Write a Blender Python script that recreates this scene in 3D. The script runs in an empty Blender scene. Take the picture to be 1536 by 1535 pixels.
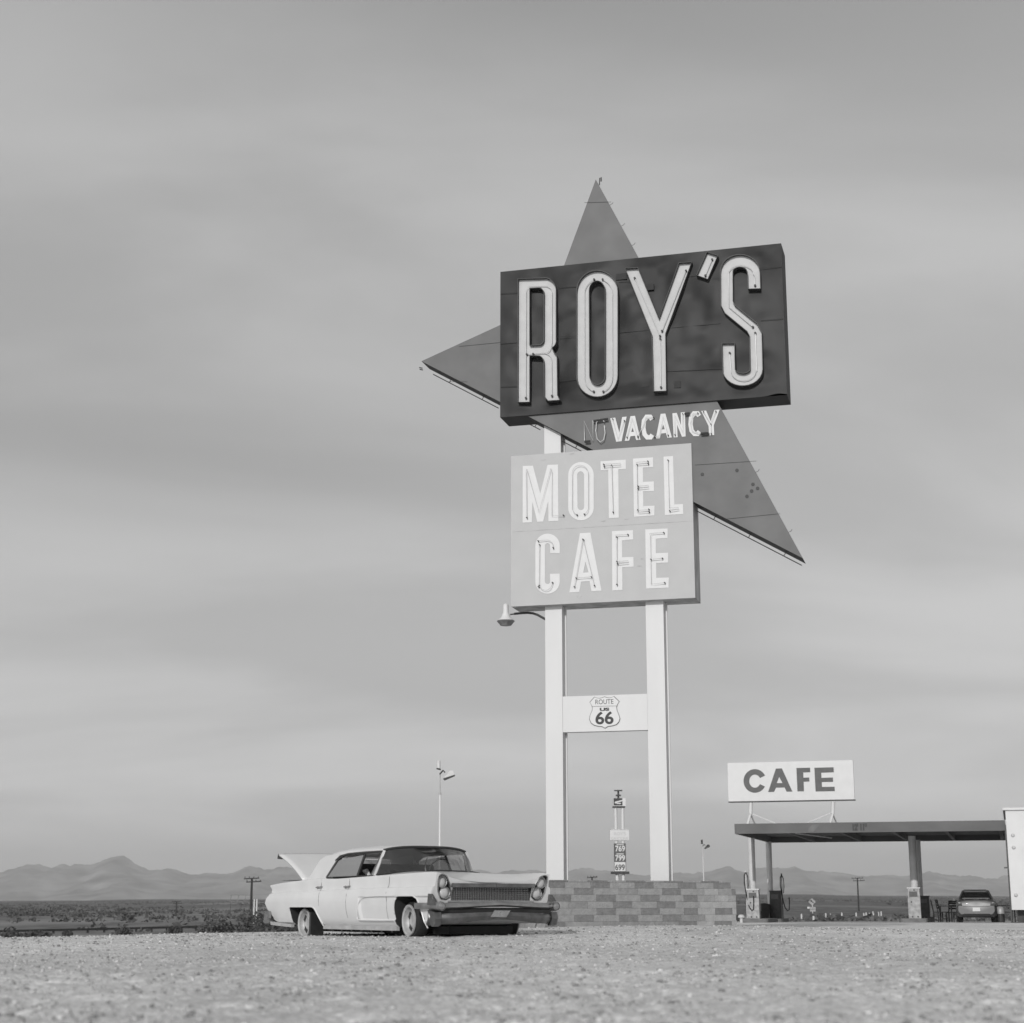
import bpy, bmesh, math, random
import numpy as np
from mathutils import Vector, Matrix
random.seed(7); rng = np.random.default_rng(7)
R = math.radians
S = bpy.context.scene
COL = S.collection

# ------------------------------------------------------------------ camera
F, PITCH, CH = 2506.0, 0.2321, 0.45          # focal length (px of a 1536 px frame), tilt, height
cd = bpy.data.cameras.new('camera'); cam = bpy.data.objects.new('camera', cd); COL.objects.link(cam)
cd.sensor_width = 56.0; cd.lens = 56.0*F/1536
cam.location = (0, 0, CH); cam.rotation_euler = (math.pi/2+PITCH, 0, 0)
cd.clip_start = 0.1; cd.clip_end = 40000
cd.dof.use_dof = True; cd.dof.focus_distance = 36; cd.dof.aperture_fstop = 4.2
S.camera = cam
# ------------------------------------------------------------------ light
SUN_EL, SUN_AZ = R(22), math.atan2(-0.958, -0.285)      # direction towards the sun
sv = Vector((math.cos(SUN_EL)*math.cos(SUN_AZ), math.cos(SUN_EL)*math.sin(SUN_AZ), math.sin(SUN_EL)))
sd = bpy.data.lights.new('sun', 'SUN'); sun = bpy.data.objects.new('sun', sd); COL.objects.link(sun)
sd.energy = 2.25; sd.angle = R(0.6); sd.color = (1.0, 0.99, 0.98)
sun.rotation_euler = sv.to_track_quat('Z', 'Y').to_euler(); sun.location = (-20, -40, 40)
W = bpy.data.worlds.new('World'); S.world = W; W.use_nodes = True
wn, wl = W.node_tree.nodes, W.node_tree.links
wn.clear()
out = wn.new('ShaderNodeOutputWorld'); bg = wn.new('ShaderNodeBackground'); bg.inputs[1].default_value = 0.147
sky = wn.new('ShaderNodeTexSky'); sky.sky_type = 'NISHITA'; sky.sun_disc = False
sky.sun_elevation = SUN_EL; sky.sun_rotation = math.pi/2 - SUN_AZ
sky.air_density = 1.3; sky.dust_density = 2.5; sky.ozone_density = 1.0; sky.altitude = 300
bw = wn.new('ShaderNodeRGBToBW'); wl.new(sky.outputs[0], bw.inputs[0])
# thin high cloud: noise on a flat cloud layer (direction / height)
tc = wn.new('ShaderNodeTexCoord'); sep = wn.new('ShaderNodeSeparateXYZ'); wl.new(tc.outputs['Generated'], sep.inputs[0])
def wm(op, a, b=None, c=None):
    n = wn.new('ShaderNodeMath'); n.operation = op
    for i, v in enumerate((a, b, c)):
        if v is None: continue
        if isinstance(v, (int, float)): n.inputs[i].default_value = v
        else: wl.new(v, n.inputs[i])
    return n.outputs[0]
hz = wm('ADD', wm('MAXIMUM', sep.outputs[2], 0.0), 0.26)
cmb = wn.new('ShaderNodeCombineXYZ')
wl.new(wm('DIVIDE', sep.outputs[0], hz), cmb.inputs[0]); wl.new(wm('DIVIDE', sep.outputs[1], hz), cmb.inputs[1])
mp = wn.new('ShaderNodeMapping'); wl.new(cmb.outputs[0], mp.inputs[0])
mp.inputs['Location'].default_value = (3.1, 1.7, 0); mp.inputs['Rotation'].default_value = (0, 0, 0.75)
mp.inputs['Scale'].default_value = (0.9, 1.9, 1)
n1 = wn.new('ShaderNodeTexNoise'); n1.inputs['Scale'].default_value = 1.1; n1.inputs['Detail'].default_value = 5; n1.inputs['Roughness'].default_value = 0.48; n1.inputs['Distortion'].default_value = 0.5
wl.new(mp.outputs[0], n1.inputs['Vector'])
CLOUD = wn.new('ShaderNodeMapRange'); wl.new(n1.outputs[0], CLOUD.inputs[0])
CLOUD.inputs[1].default_value = 0.34; CLOUD.inputs[2].default_value = 0.68; CLOUD.inputs[3].default_value = 0.86; CLOUD.inputs[4].default_value = 1.12
CLOUD.interpolation_type = 'SMOOTHSTEP'
# the cloud sheet itself: evens the clear-sky gradient out
mixn = wn.new('ShaderNodeMix'); mixn.data_type = 'FLOAT'; mixn.inputs[0].default_value = 0.72
wl.new(bw.outputs[0], mixn.inputs[2]); mixn.inputs[3].default_value = 3.2
def patch(cx, cz, sx, sz, amp):      # one broad cloud bank
    a = wm('POWER', wm('ABSOLUTE', wm('DIVIDE', wm('SUBTRACT', sep.outputs[0], cx), sx)), 2.0); b = wm('POWER', wm('ABSOLUTE', wm('DIVIDE', wm('SUBTRACT', sep.outputs[2], cz), sz)), 2.0)
    return wm('MULTIPLY', wm('EXPONENT', wm('MULTIPLY', wm('ADD', a, b), -1.0)), amp)
banks = wm('ADD', wm('ADD', patch(-.18, .265, .24, .06, -.14), patch(-.05, .56, .5, .09, -.24)), wm('ADD', patch(.25, .33, .16, .08, .07), patch(-.1, .115, .3, .025, -.05)))
low = wm('MULTIPLY', wm('EXPONENT', wm('MULTIPLY', wm('MAXIMUM', sep.outputs[2], 0.0), -20.0)), .6)
skyv = wm('MULTIPLY', wm('MULTIPLY', mixn.outputs[0], CLOUD.outputs[0]), wm('ADD', wm('ADD', banks, low), 1.0))
wl.new(skyv, bg.inputs[0]); wl.new(bg.outputs[0], out.inputs[0])
S.view_settings.view_transform = 'Standard'; S.view_settings.look = 'None'
S.view_settings.exposure = 0.0; S.view_settings.gamma = 1.0
S.render.engine = 'CYCLES'; S.render.resolution_x = 1024; S.render.resolution_y = 1023
S.cycles.max_bounces = 8; S.cycles.transparent_max_bounces = 12

# ------------------------------------------------------------------ helpers
def ray(px, py):
    X = (px-768)/F; U = (767.5-py)/F
    return Vector((X, math.cos(PITCH)-U*math.sin(PITCH), math.sin(PITCH)+U*math.cos(PITCH)))
def at(px, py, Y):
    d = ray(px, py); return Vector((0, 0, CH)) + d*(Y/d.y)
def tag(o, label=None, cat=None, group=None, kind=None):
    if label: o['label'] = label
    if cat: o['category'] = cat
    if group: o['group'] = group
    if kind: o['kind'] = kind
    return o
def empty(name, loc=(0, 0, 0), rz=0, label=None, cat=None, group=None):
    o = bpy.data.objects.new(name, None); COL.objects.link(o); o.location = loc; o.rotation_euler = (0, 0, rz)
    o.empty_display_size = 0.2
    return tag(o, label, cat, group)
def copy_tree(o, parent=None):
    c = o.copy(); COL.objects.link(c); c.parent = parent
    for ch in list(o.children): copy_tree(ch, c)
    return c

def mat(name, v, rough=0.8, metal=0.0, var=0.0, scale=4.0, bump=0.0, bscale=None, spec=0.5, stretch=(1, 1, 1), detail=6, coat=0.0, lo=0.3, hi=0.7):
    m = bpy.data.materials.new(name); m.use_nodes = True
    N, Lk = m.node_tree.nodes, m.node_tree.links
    b = N['Principled BSDF']; b.inputs['Roughness'].default_value = rough; b.inputs['Metallic'].default_value = metal
    b.inputs['Specular IOR Level'].default_value = spec
    b.inputs['Coat Weight'].default_value = coat
    b.inputs['Base Color'].default_value = (v, v, v, 1)
    if var or bump:
        t = N.new('ShaderNodeTexCoord'); mpn = N.new('ShaderNodeMapping'); Lk.new(t.outputs['Object'], mpn.inputs[0]); mpn.inputs['Scale'].default_value = stretch
    if var:
        n = N.new('ShaderNodeTexNoise'); n.inputs['Scale'].default_value = scale; n.inputs['Detail'].default_value = detail; Lk.new(mpn.outputs[0], n.inputs['Vector'])
        r = N.new('ShaderNodeMapRange'); Lk.new(n.outputs[0], r.inputs[0]); r.inputs[1].default_value = lo; r.inputs[2].default_value = hi
        r.inputs[3].default_value = v*(1-var); r.inputs[4].default_value = v*(1+var)
        Lk.new(r.outputs[0], b.inputs['Base Color'])
    if bump:
        n2 = N.new('ShaderNodeTexNoise'); n2.inputs['Scale'].default_value = bscale or scale; n2.inputs['Detail'].default_value = 4; Lk.new(mpn.outputs[0], n2.inputs['Vector'])
        bp = N.new('ShaderNodeBump'); bp.inputs['Strength'].default_value = bump; bp.inputs['Distance'].default_value = 0.05
        Lk.new(n2.outputs[0], bp.inputs['Height']); Lk.new(bp.outputs[0], b.inputs['Normal'])
    return m
def glassmat(name, tint, refl=0.12):
    m = bpy.data.materials.new(name); m.use_nodes = True
    N, Lk = m.node_tree.nodes, m.node_tree.links; N.clear()
    o = N.new('ShaderNodeOutputMaterial'); mx = N.new('ShaderNodeMixShader'); tr = N.new('ShaderNodeBsdfTransparent'); gl = N.new('ShaderNodeBsdfGlossy')
    tr.inputs[0].default_value = (tint, tint, tint, 1); gl.inputs['Roughness'].default_value = 0.04; gl.inputs[0].default_value = (.8, .8, .8, 1)
    fr = N.new('ShaderNodeLayerWeight'); fr.inputs[0].default_value = 0.35
    mr = N.new('ShaderNodeMapRange'); Lk.new(fr.outputs['Fresnel'], mr.inputs[0]); mr.inputs[3].default_value = refl*.5; mr.inputs[4].default_value = 0.75
    Lk.new(mr.outputs[0], mx.inputs[0]); Lk.new(tr.outputs[0], mx.inputs[1]); Lk.new(gl.outputs[0], mx.inputs[2]); Lk.new(mx.outputs[0], o.inputs[0])
    return m

M = dict(
 car=mat('car_paint', .63, .32, var=.06, scale=2.2, coat=.35, bump=.02, bscale=5),
 sedan=mat('sedan_paint', .10, .42, metal=.3, var=.03, scale=3, coat=.08),
 black=mat('black_rubber', .012, .8, var=.2, scale=8),
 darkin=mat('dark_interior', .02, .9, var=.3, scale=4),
 chrome=mat('chrome', .42, .2, metal=.95, var=.15, scale=6, bump=.05, bscale=7),
 dchrome=mat('dull_chrome', .34, .28, metal=.9, var=.25, scale=7, bump=.08, bscale=6),
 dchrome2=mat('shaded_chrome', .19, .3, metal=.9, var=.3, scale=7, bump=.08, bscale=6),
 trim=mat('dark_trim', .05, .4, metal=.5, var=.2, scale=5),
 rim=mat('bare_rim', .42, .55, metal=.25, var=.15, scale=9),
 lens=mat('lamp_lens', .46, .12, coat=.8, var=.05, scale=30),
 rname=mat('name_panel_metal', .020, .48, var=.6, scale=1.1, stretch=(1.2, 1, .8), spec=.2, detail=3),
 redge=mat('name_panel_edge', .024, .6, var=.25, scale=2, spec=.25),  # edge colour lowered to carry the underside's shade; seams share it
 star=mat('star_metal', .11, .6, var=.16, scale=1.6, bump=.06, bscale=1.5),
 staredge=mat('star_edge_metal', .03, .6, var=.2, scale=2, spec=.25),  # star's edges darker than its face: underside shade in the colour; also seams
 mface=mat('motel_panel_face', .41, .65, var=.035, scale=2.5, bump=.04, bscale=2),
 medge=mat('motel_panel_edge', .38, .7, var=.3, scale=5, stretch=(1, 1, .4)),
 wpaint=mat('white_paint', .60, .6, var=.03, scale=3),
 letterw=mat('letter_white', .60, .6, var=.03, scale=6),
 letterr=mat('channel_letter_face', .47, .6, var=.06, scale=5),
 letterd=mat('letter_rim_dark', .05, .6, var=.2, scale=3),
 post=mat('white_post_paint', .58, .6, var=.03, scale=2, stretch=(1, 1, .3)),
 tube=mat('neon_tube_glass', .5, .25, var=.1, scale=9),
 ink=mat('black_ink', .03, .6), ink2=mat('grey_ink', .09, .6, var=.15, scale=5), dark=mat('dark_metal', .05, .6, metal=.3, var=.3, scale=6),
 fascia=mat('canopy_fascia', .11, .7, var=.18, scale=1.2, stretch=(.5, 1, 1)),
 under=mat('canopy_underside', .10, .8, var=.25, scale=1.0),
 beam=mat('canopy_beam', .13, .7, var=.2, scale=2),
 cpost=mat('canopy_post', .55, .6, var=.12, scale=2),
 conc=mat('island_concrete', .16, .85, var=.25, scale=3),
 pumpw=mat('pump_weathered', .34, .6, var=.35, scale=5),
 bwall=mat('building_wall', .60, .75, var=.04, scale=1.2),
 bdark=mat('building_base', .06, .9, var=.4, scale=1.5),
 wood=mat('weathered_wood', .035, .85, var=.35, scale=6, stretch=(4, 4, .4)),
 b1=mat('block_light', .27, .9, var=.14, scale=9, bump=.3, bscale=25), b2=mat('block_dark', .18, .9, var=.16, scale=9, bump=.3, bscale=25),
 b3=mat('block_mid', .235, .9, var=.14, scale=9, bump=.3, bscale=25), b4=mat('block_pale', .33, .9, var=.12, scale=6, bump=.3, bscale=25),
 mortar=mat('mortar', .24, .95, var=.2, scale=12),
 wood2=mat('greyed_timber', .22, .9, var=.3, scale=3),
 bush=mat('bush_leaves', .07, .9, var=.5, scale=3), stem=mat('bush_stem', .06, .9),
 scrub=mat('scrub_leaves', .08, .95, var=.45, scale=.05),
 stone=mat('gravel_stone', .38, .9, var=.5, scale=5, lo=.42, hi=.62),
 glass=glassmat('window_glass', .45, .2), sglass=glassmat('side_glass', .14, .3),
)

class MB:
    """collects shapes and links them as one mesh object"""
    def __init__(s): s.v = []; s.f = []; s.mi = []; s.cur = 0
    def add(s, vs, fs, mi=None):
        o = len(s.v); s.v += [tuple(v) for v in vs]; s.f += [tuple(i+o for i in f) for f in fs]; s.mi += [s.cur if mi is None else mi]*len(fs); return s
    def box(s, x0, x1, y0, y1, z0, z1, mi=None, mtx=None):
        vs = [Vector((x, y, z)) for x in (x0, x1) for y in (y0, y1) for z in (z0, z1)]
        if mtx: vs = [mtx @ v for v in vs]
        return s.add(vs, [(0, 1, 3, 2), (4, 6, 7, 5), (0, 4, 5, 1), (2, 3, 7, 6), (0, 2, 6, 4), (1, 5, 7, 3)], mi)
    def bar(s, a, b, w, d=None, mi=None, up=(0, 0, 1)):
        a, b = Vector(a), Vector(b); d = d or w; ax = (b-a).normalized(); up = Vector(up)
        if abs(ax.dot(up)) > .95: up = Vector((1, 0, 0))
        x = ax.cross(up).normalized(); y = x.cross(ax)
        vs = [p + x*(i*w/2) + y*(j*d/2) for p in (a, b) for i, j in ((-1, -1), (1, -1), (1, 1), (-1, 1))]
        return s.add(vs, [(3, 2, 1, 0), (4, 5, 6, 7), (0, 1, 5, 4), (1, 2, 6, 5), (2, 3, 7, 6), (3, 0, 4, 7)], mi)
    def tube(s, pts, r, n=8, mi=None, cap=True, r2=None):
        pts = [Vector(p) for p in pts]; rings = []; prev = None
        for i, p in enumerate(pts):
            t = (pts[min(i+1, len(pts)-1)] - pts[max(i-1, 0)]).normalized()
            x = t.cross(Vector((0, 0, 1)))
            if x.length < .1: x = t.cross(Vector((0, 1, 0)))
            x.normalize()
            if prev is not None and x.dot(prev) < 0: x = -x
            prev = x; y = t.cross(x)
            rr = r if r2 is None else r+(r2-r)*i/(len(pts)-1)
            rings.append([p + (x*math.cos(a)+y*math.sin(a))*rr for a in [2*math.pi*k/n for k in range(n)]])
        vs = [v for q in rings for v in q]; fs = []
        for i in range(len(pts)-1):
            for k in range(n): fs.append((i*n+k, i*n+(k+1) % n, (i+1)*n+(k+1) % n, (i+1)*n+k))
        if cap: fs += [tuple(range(n))[::-1], tuple(range((len(pts)-1)*n, len(pts)*n))]
        return s.add(vs, fs, mi)
    def lathe(s, prof, n=32, axis='z', c=(0, 0, 0), mi=None):
        vs = []; fs = []
        for (r, h) in prof:
            for k in range(n):
                a = 2*math.pi*k/n; u, v = r*math.cos(a), r*math.sin(a)
                p = (u, v, h) if axis == 'z' else ((u, h, v) if axis == 'y' else (h, u, v))
                vs.append((p[0]+c[0], p[1]+c[1], p[2]+c[2]))
        for i in range(len(prof)-1):
            for k in range(n): fs.append((i*n+k, i*n+(k+1) % n, (i+1)*n+(k+1) % n, (i+1)*n+k))
        return s.add(vs, fs, mi)
    def poly(s, pts, axis, a, b, mi=None):
        """prism of a 2D outline: axis 'y' -> pts are (x,z), 'x' -> (y,z), 'z' -> (x,y)"""
        def P(p, h): return (p[0], h, p[1]) if axis == 'y' else ((h, p[0], p[1]) if axis == 'x' else (p[0], p[1], h))
        n = len(pts); vs = [P(p, a) for p in pts] + [P(p, b) for p in pts]
        fs = [tuple(range(n)), tuple(range(n, 2*n))[::-1]] + [(i, n+i, n+(i+1) % n, (i+1) % n) for i in range(n)]
        return s.add(vs, fs, mi)
    def walls(s, pts, a, b, mi=None, closed=True):
        n = len(pts); vs = [(p[0], a, p[1]) for p in pts] + [(p[0], b, p[1]) for p in pts]
        return s.add(vs, [(i, (i+1) % n, n+(i+1) % n, n+i) for i in range(n if closed else n-1)], mi)
    def clusters(s, gap=.02):
        p = list(range(len(s.v)))
        def fd(a):
            while p[a] != a: p[a] = p[p[a]]; a = p[a]
            return a
        for f in s.f:
            r0 = fd(f[0])
            for q in f[1:]: p[fd(q)] = r0
        isl = {}
        for i in range(len(s.v)): isl.setdefault(fd(i), []).append(i)
        L_ = list(isl.values())
        if not 1 < len(L_) <= 160: return None
        A = np.array(s.v, float); lo = [A[i].min(0)-gap/2 for i in L_]; hi = [A[i].max(0)+gap/2 for i in L_]; g = list(range(len(L_)))
        def fg(a):
            while g[a] != a: a = g[a]
            return a
        for i in range(len(L_)):
            for j in range(i):
                if (lo[i] <= hi[j]).all() and (lo[j] <= hi[i]).all(): g[fg(i)] = fg(j)
        out_ = {}
        for i in range(len(L_)): out_.setdefault(fg(i), []).extend(L_[i])
        return list(out_.values()) if len(out_) > 1 else None
    def build(s, name, mats, parent=None, smooth=None, fix=True):
        # pieces that stand apart become objects of their own
        if parent is not None and name not in ('foliage', 'stem', 'blocks', 'coping', 'grille', 'lettering'):
            cl_ = s.clusters()
            if cl_:
                last = None
                for c in cl_:
                    st_ = set(c); rm = {v: k for k, v in enumerate(c)}; b = MB(); b.v = [s.v[i] for i in c]
                    for f, mi in zip(s.f, s.mi):
                        if f[0] in st_: b.f.append(tuple(rm[i] for i in f)); b.mi.append(mi)
                    last = b._build(name, mats, parent, smooth, fix)
                return last
        return s._build(name, mats, parent, smooth, fix)
    def _build(s, name, mats, parent=None, smooth=None, fix=True):
        me = bpy.data.meshes.new(name); me.from_pydata(s.v, [], s.f)
        for m in (mats if isinstance(mats, (list, tuple)) else [mats]): me.materials.append(m)
        me.polygons.foreach_set('material_index', s.mi)
        if fix:
            bm = bmesh.new(); bm.from_mesh(me); bmesh.ops.recalc_face_normals(bm, faces=bm.faces); bm.to_mesh(me); bm.free()
        me.update()
        if smooth:
            me.polygons.foreach_set('use_smooth', [True]*len(me.polygons)); me.set_sharp_from_angle(angle=R(smooth))
        o = bpy.data.objects.new(name, me); COL.objects.link(o)
        if parent: o.parent = parent
        return o
def filled(loops, name, m, parent, y, thick=0.0):
    """flat plate with holes in the x-z plane (even-odd) facing -y"""
    cu = bpy.data.curves.new(name, 'CURVE'); cu.dimensions = '2D'; cu.fill_mode = 'BOTH'; cu.extrude = thick/2
    for lp in loops:
        sp = cu.splines.new('POLY'); sp.points.add(len(lp)-1); sp.use_cyclic_u = True
        for i, p in enumerate(lp): sp.points[i].co = (p[0], p[1], 0, 1)
    t = bpy.data.objects.new('t', cu); COL.objects.link(t)
    dg = bpy.context.evaluated_depsgraph_get(); me = bpy.data.meshes.new_from_object(t.evaluated_get(dg)); me.name = name
    bpy.data.objects.remove(t); bpy.data.curves.remove(cu)
    me.transform(Matrix.Translation((0, y-thick/2, 0)) @ Matrix.Rotation(math.pi/2, 4, 'X'))
    me.materials.clear(); me.materials.append(m)
    o = bpy.data.objects.new(name, me); COL.objects.link(o); o.parent = parent
    return o
def textmesh(txt, name, m, parent, x, z, h, y, w=None, bold=0.0, thick=0.004, align='CENTER', rot=None):
    cu = bpy.data.curves.new(name, 'FONT'); cu.body = txt; cu.size = h*1.38; cu.align_x = align; cu.align_y = 'CENTER'; cu.offset = bold; cu.extrude = thick/2
    t = bpy.data.objects.new('t', cu); COL.objects.link(t)
    dg = bpy.context.evaluated_depsgraph_get(); me = bpy.data.meshes.new_from_object(t.evaluated_get(dg)); me.name = name
    bpy.data.objects.remove(t); bpy.data.curves.remove(cu)
    xs = [v.co.x for v in me.vertices]; ww = max(xs)-min(xs)
    sx = (w/ww) if w else 1
    me.transform(Matrix.Translation((x, y, z)) @ Matrix.Rotation(math.pi/2, 4, 'X') @ Matrix.Diagonal((sx, 1, 1, 1)))
    me.materials.clear(); me.materials.append(m)
    o = bpy.data.objects.new(name, me); COL.objects.link(o); o.parent = parent
    return o

# value noise (numpy)
def vnoise(x, y, seed=0):
    xi, yi = np.floor(x).astype(np.int64), np.floor(y).astype(np.int64); fx, fy = x-xi, y-yi
    fx = fx*fx*(3-2*fx); fy = fy*fy*(3-2*fy)
    def h(a, b):
        n = (a*374761393 + b*668265263 + seed*144665) & 0xffffffff
        n = ((n ^ (n >> 13))*1274126177) & 0xffffffff
        return ((n ^ (n >> 16)) & 0xffff)/65535.0
    return (h(xi, yi)*(1-fx)+h(xi+1, yi)*fx)*(1-fy)+(h(xi, yi+1)*(1-fx)+h(xi+1, yi+1)*fx)*fy
def fbm(x, y, o=4, seed=0):
    t = 0; a = .5
    for k in range(o): t = t+a*(vnoise(x*2**k, y*2**k, seed+k)-.5)*2; a *= .5
    return t
def gridmesh(name, xs, ys, zf, m, kind='structure', smooth=True):
    X, Y = np.meshgrid(xs, ys); Z = zf(X, Y); nx, ny = len(xs), len(ys)
    co = np.stack([X, Y, Z], -1).reshape(-1, 3)
    i = np.arange((ny-1)*(nx-1)); r, c = i//(nx-1), i % (nx-1); a = r*nx+c
    fc = np.stack([a, a+1, a+nx+1, a+nx], 1)
    me = bpy.data.meshes.new(name); me.vertices.add(len(co)); me.vertices.foreach_set('co', co.ravel())
    me.loops.add(len(fc)*4); me.loops.foreach_set('vertex_index', fc.ravel().astype(np.int32))
    me.polygons.add(len(fc)); me.polygons.foreach_set('loop_start', np.arange(0, len(fc)*4, 4, dtype=np.int32)); me.polygons.foreach_set('loop_total', np.full(len(fc), 4, np.int32))
    me.update(calc_edges=True); me.validate()
    if smooth: me.polygons.foreach_set('use_smooth', [True]*len(me.polygons))
    me.materials.append(m); o = bpy.data.objects.new(name, me); COL.objects.link(o)
    if kind: o['kind'] = kind
    return o

# ------------------------------------------------------------------ terrain
KX = np.array([-60, -14, -8, 0, 10, 30, 80]); KV = np.array([.030, .026, .0125, .0095, .0052, .0048, .0048])
EX = np.array([-60, -12, -8, 0, 8, 80]); EV = np.array([40, 42, 58, 78, 90, 90])
def zlot(x, y, fine=True):
    k = np.interp(x, KX, KV); z = -np.maximum(0, y-np.interp(x, [-10, -6], [22, 28]))*k
    z = z + .15*np.exp(-((x-2.6)/4.5)**2-((y-31.5)/5.0)**2)                      # the ground rises to the planter
    u = (x+1.64)*.543-(y-26.7)*.839                                             # along the old car
    z = z + .012*np.clip(u, -3, 3)*np.exp(-((x+1.6)/4.5)**2-((y-26.7)/4.5)**2) - .012*np.exp(-((x+1.6)/4)**2-((y-26.7)/4)**2)
    z = z + .02*fbm(x/3.1, y/3.1, 3, 3)*np.clip((y-4)/8, .3, 1)
    e = np.interp(x, EX, EV)+1.5*fbm(x/5., y*0+1.3, 3, 9)
    return z - np.clip((y-e)*.16, 0, 6)
def zl(x, y): return float(zlot(np.array([float(x)]), np.array([float(y)]))[0])
def zdes(x, y):
    az = x/np.maximum(y, 1)
    base = np.interp(az, [-.4, -.12, .1, .2, .4], [-1.85, -1.8, -1.4, -1.1, -1.1])
    el = np.interp(az, [-.5, -.31, -.15, .0, .12, .22, .3, .6], [7.5, 7.5, 11, 14, 19, 16.5, 15, 12])*.000378
    far = .45+el*2600
    t = np.clip((y-170)/2430, 0, 1)
    z = base+(far-base)*t**1.25
    z = z - np.clip((y-2600)*.01, 0, 40)
    z = z+np.clip((y-150)/500, 0, 1)*(.7*fbm(x/60., y/160., 3, 21)+2.0*t*fbm(x/90., y/500., 3, 5))
    return z+.06*fbm(x/4., y/4., 3, 31)*np.clip(1-(y-100)/400, 0, 1)
def zd(x, y): return float(zdes(np.array([float(x)]), np.array([float(y)]))[0])

def ground_material():
    m = bpy.data.materials.new('gravel'); m.use_nodes = True; N, Lk = m.node_tree.nodes, m.node_tree.links; b = N['Principled BSDF']
    b.inputs['Roughness'].default_value = .95; b.inputs['Specular IOR Level'].default_value = .2
    t = N.new('ShaderNodeTexCoord')
    def noise(s, d=5, st=(1, 1, 1), r=.6):
        mp_ = N.new('ShaderNodeMapping'); mp_.inputs['Scale'].default_value = st; Lk.new(t.outputs['Object'], mp_.inputs[0])
        n = N.new('ShaderNodeTexNoise'); n.inputs['Scale'].default_value = s; n.inputs['Detail'].default_value = d; n.inputs['Roughness'].default_value = r; Lk.new(mp_.outputs[0], n.inputs['Vector']); return n.outputs[0]
    def mr(i, a, b_, c, d):
        r = N.new('ShaderNodeMapRange'); Lk.new(i, r.inputs[0])
        for k, v in enumerate((a, b_, c, d)): r.inputs[k+1].default_value = v
        return r.outputs[0]
    def mul(a, b_):
        q = N.new('ShaderNodeMath'); q.operation = 'MULTIPLY'; Lk.new(a, q.inputs[0]); Lk.new(b_, q.inputs[1]); return q.outputs[0]
    big = mr(noise(.22, 4, (1, .55, 1)), .32, .68, .80, 1.14); mid = mr(noise(2.6, 6), .3, .7, .86, 1.14); fine = mr(noise(28, 6, r=.75), .3, .7, .62, 1.34)
    v = N.new('ShaderNodeTexVoronoi'); v.inputs['Scale'].default_value = 26; Lk.new(t.outputs['Object'], v.inputs['Vector'])
    pb = mr(v.outputs['Color'], 0, 1, .8, 1.2)
    c = mul(mul(big, mid), mul(fine, pb)); q = N.new('ShaderNodeMath'); q.operation = 'MULTIPLY'; Lk.new(c, q.inputs[0]); q.inputs[1].default_value = .59
    Lk.new(q.outputs[0], b.inputs['Base Color'])
    ad = N.new('ShaderNodeMath'); ad.operation = 'ADD'; Lk.new(noise(40, 5, r=.7), ad.inputs[0]); Lk.new(mr(v.outputs['Distance'], 0, .6, .5, 0), ad.inputs[1])
    bp = N.new('ShaderNodeBump'); bp.inputs['Strength'].default_value = .55; bp.inputs['Distance'].default_value = .02; Lk.new(ad.outputs[0], bp.inputs['Height']); Lk.new(bp.outputs[0], b.inputs['Normal'])
    return m
def desert_material():
    m = bpy.data.materials.new('desert'); m.use_nodes = True; N, Lk = m.node_tree.nodes, m.node_tree.links; b = N['Principled BSDF']
    b.inputs['Roughness'].default_value = 1; b.inputs['Specular IOR Level'].default_value = .1
    t = N.new('ShaderNodeTexCoord')
    def noise(s, d, st, r=.6):
        mp_ = N.new('ShaderNodeMapping'); mp_.inputs['Scale'].default_value = st; Lk.new(t.outputs['Object'], mp_.inputs[0])
        n = N.new('ShaderNodeTexNoise'); n.inputs['Scale'].default_value = s; n.inputs['Detail'].default_value = d; n.inputs['Roughness'].default_value = r; Lk.new(mp_.outputs[0], n.inputs['Vector']); return n.outputs[0]
    # bare dirt patches between creosote scrub
    a = noise(.012, 8, (1, .12, 1), .7); r = N.new('ShaderNodeMapRange'); Lk.new(a, r.inputs[0]); r.inputs[1].default_value = .51; r.inputs[2].default_value = .66; r.inputs[3].default_value = 0; r.inputs[4].default_value = 1
    c = noise(.25, 8, (1, .25, 1), .75); r2 = N.new('ShaderNodeMapRange'); Lk.new(c, r2.inputs[0]); r2.inputs[1].default_value = .35; r2.inputs[2].default_value = .68; r2.inputs[3].default_value = .05; r2.inputs[4].default_value = .21
    mx = N.new('ShaderNodeMix'); mx.data_type = 'FLOAT'; Lk.new(r.outputs[0], mx.inputs[0]); Lk.new(r2.outputs[0], mx.inputs[2]); mx.inputs[3].default_value = .26
    Lk.new(mx.outputs[0], b.inputs['Base Color']); return m
GM, DM = ground_material(), desert_material()
ys = np.concatenate([np.arange(4.0, 12, .035), np.arange(12, 34, .09), np.arange(34, 130, .5)])
xs = np.concatenate([np.arange(-62, -12, .9), np.arange(-12, -3.2, .12), np.arange(-3.2, 3.2, .035), np.arange(3.2, 14, .12), np.arange(14, 66, .9)])
def zlf(X, Y):
    z = zlot(X, Y); w = np.clip((34-Y)/14, 0, 1)
    return z + w*((.016+.02*np.clip((14-Y)/6, 0, 1))*fbm(X*3.1, Y*3.1, 3, 40) + .018*np.abs(fbm(X*8, Y*8, 3, 44))-.05*np.clip(fbm(X*4.3, Y*3.1, 3, 51)-.18, 0, 1)*2)
gridmesh('gravel_lot', xs, ys, zlf, GM)
yd = np.concatenate([np.linspace(3, 90, 12), np.geomspace(92, 2700, 260), np.geomspace(2760, 21000, 20)])
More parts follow.
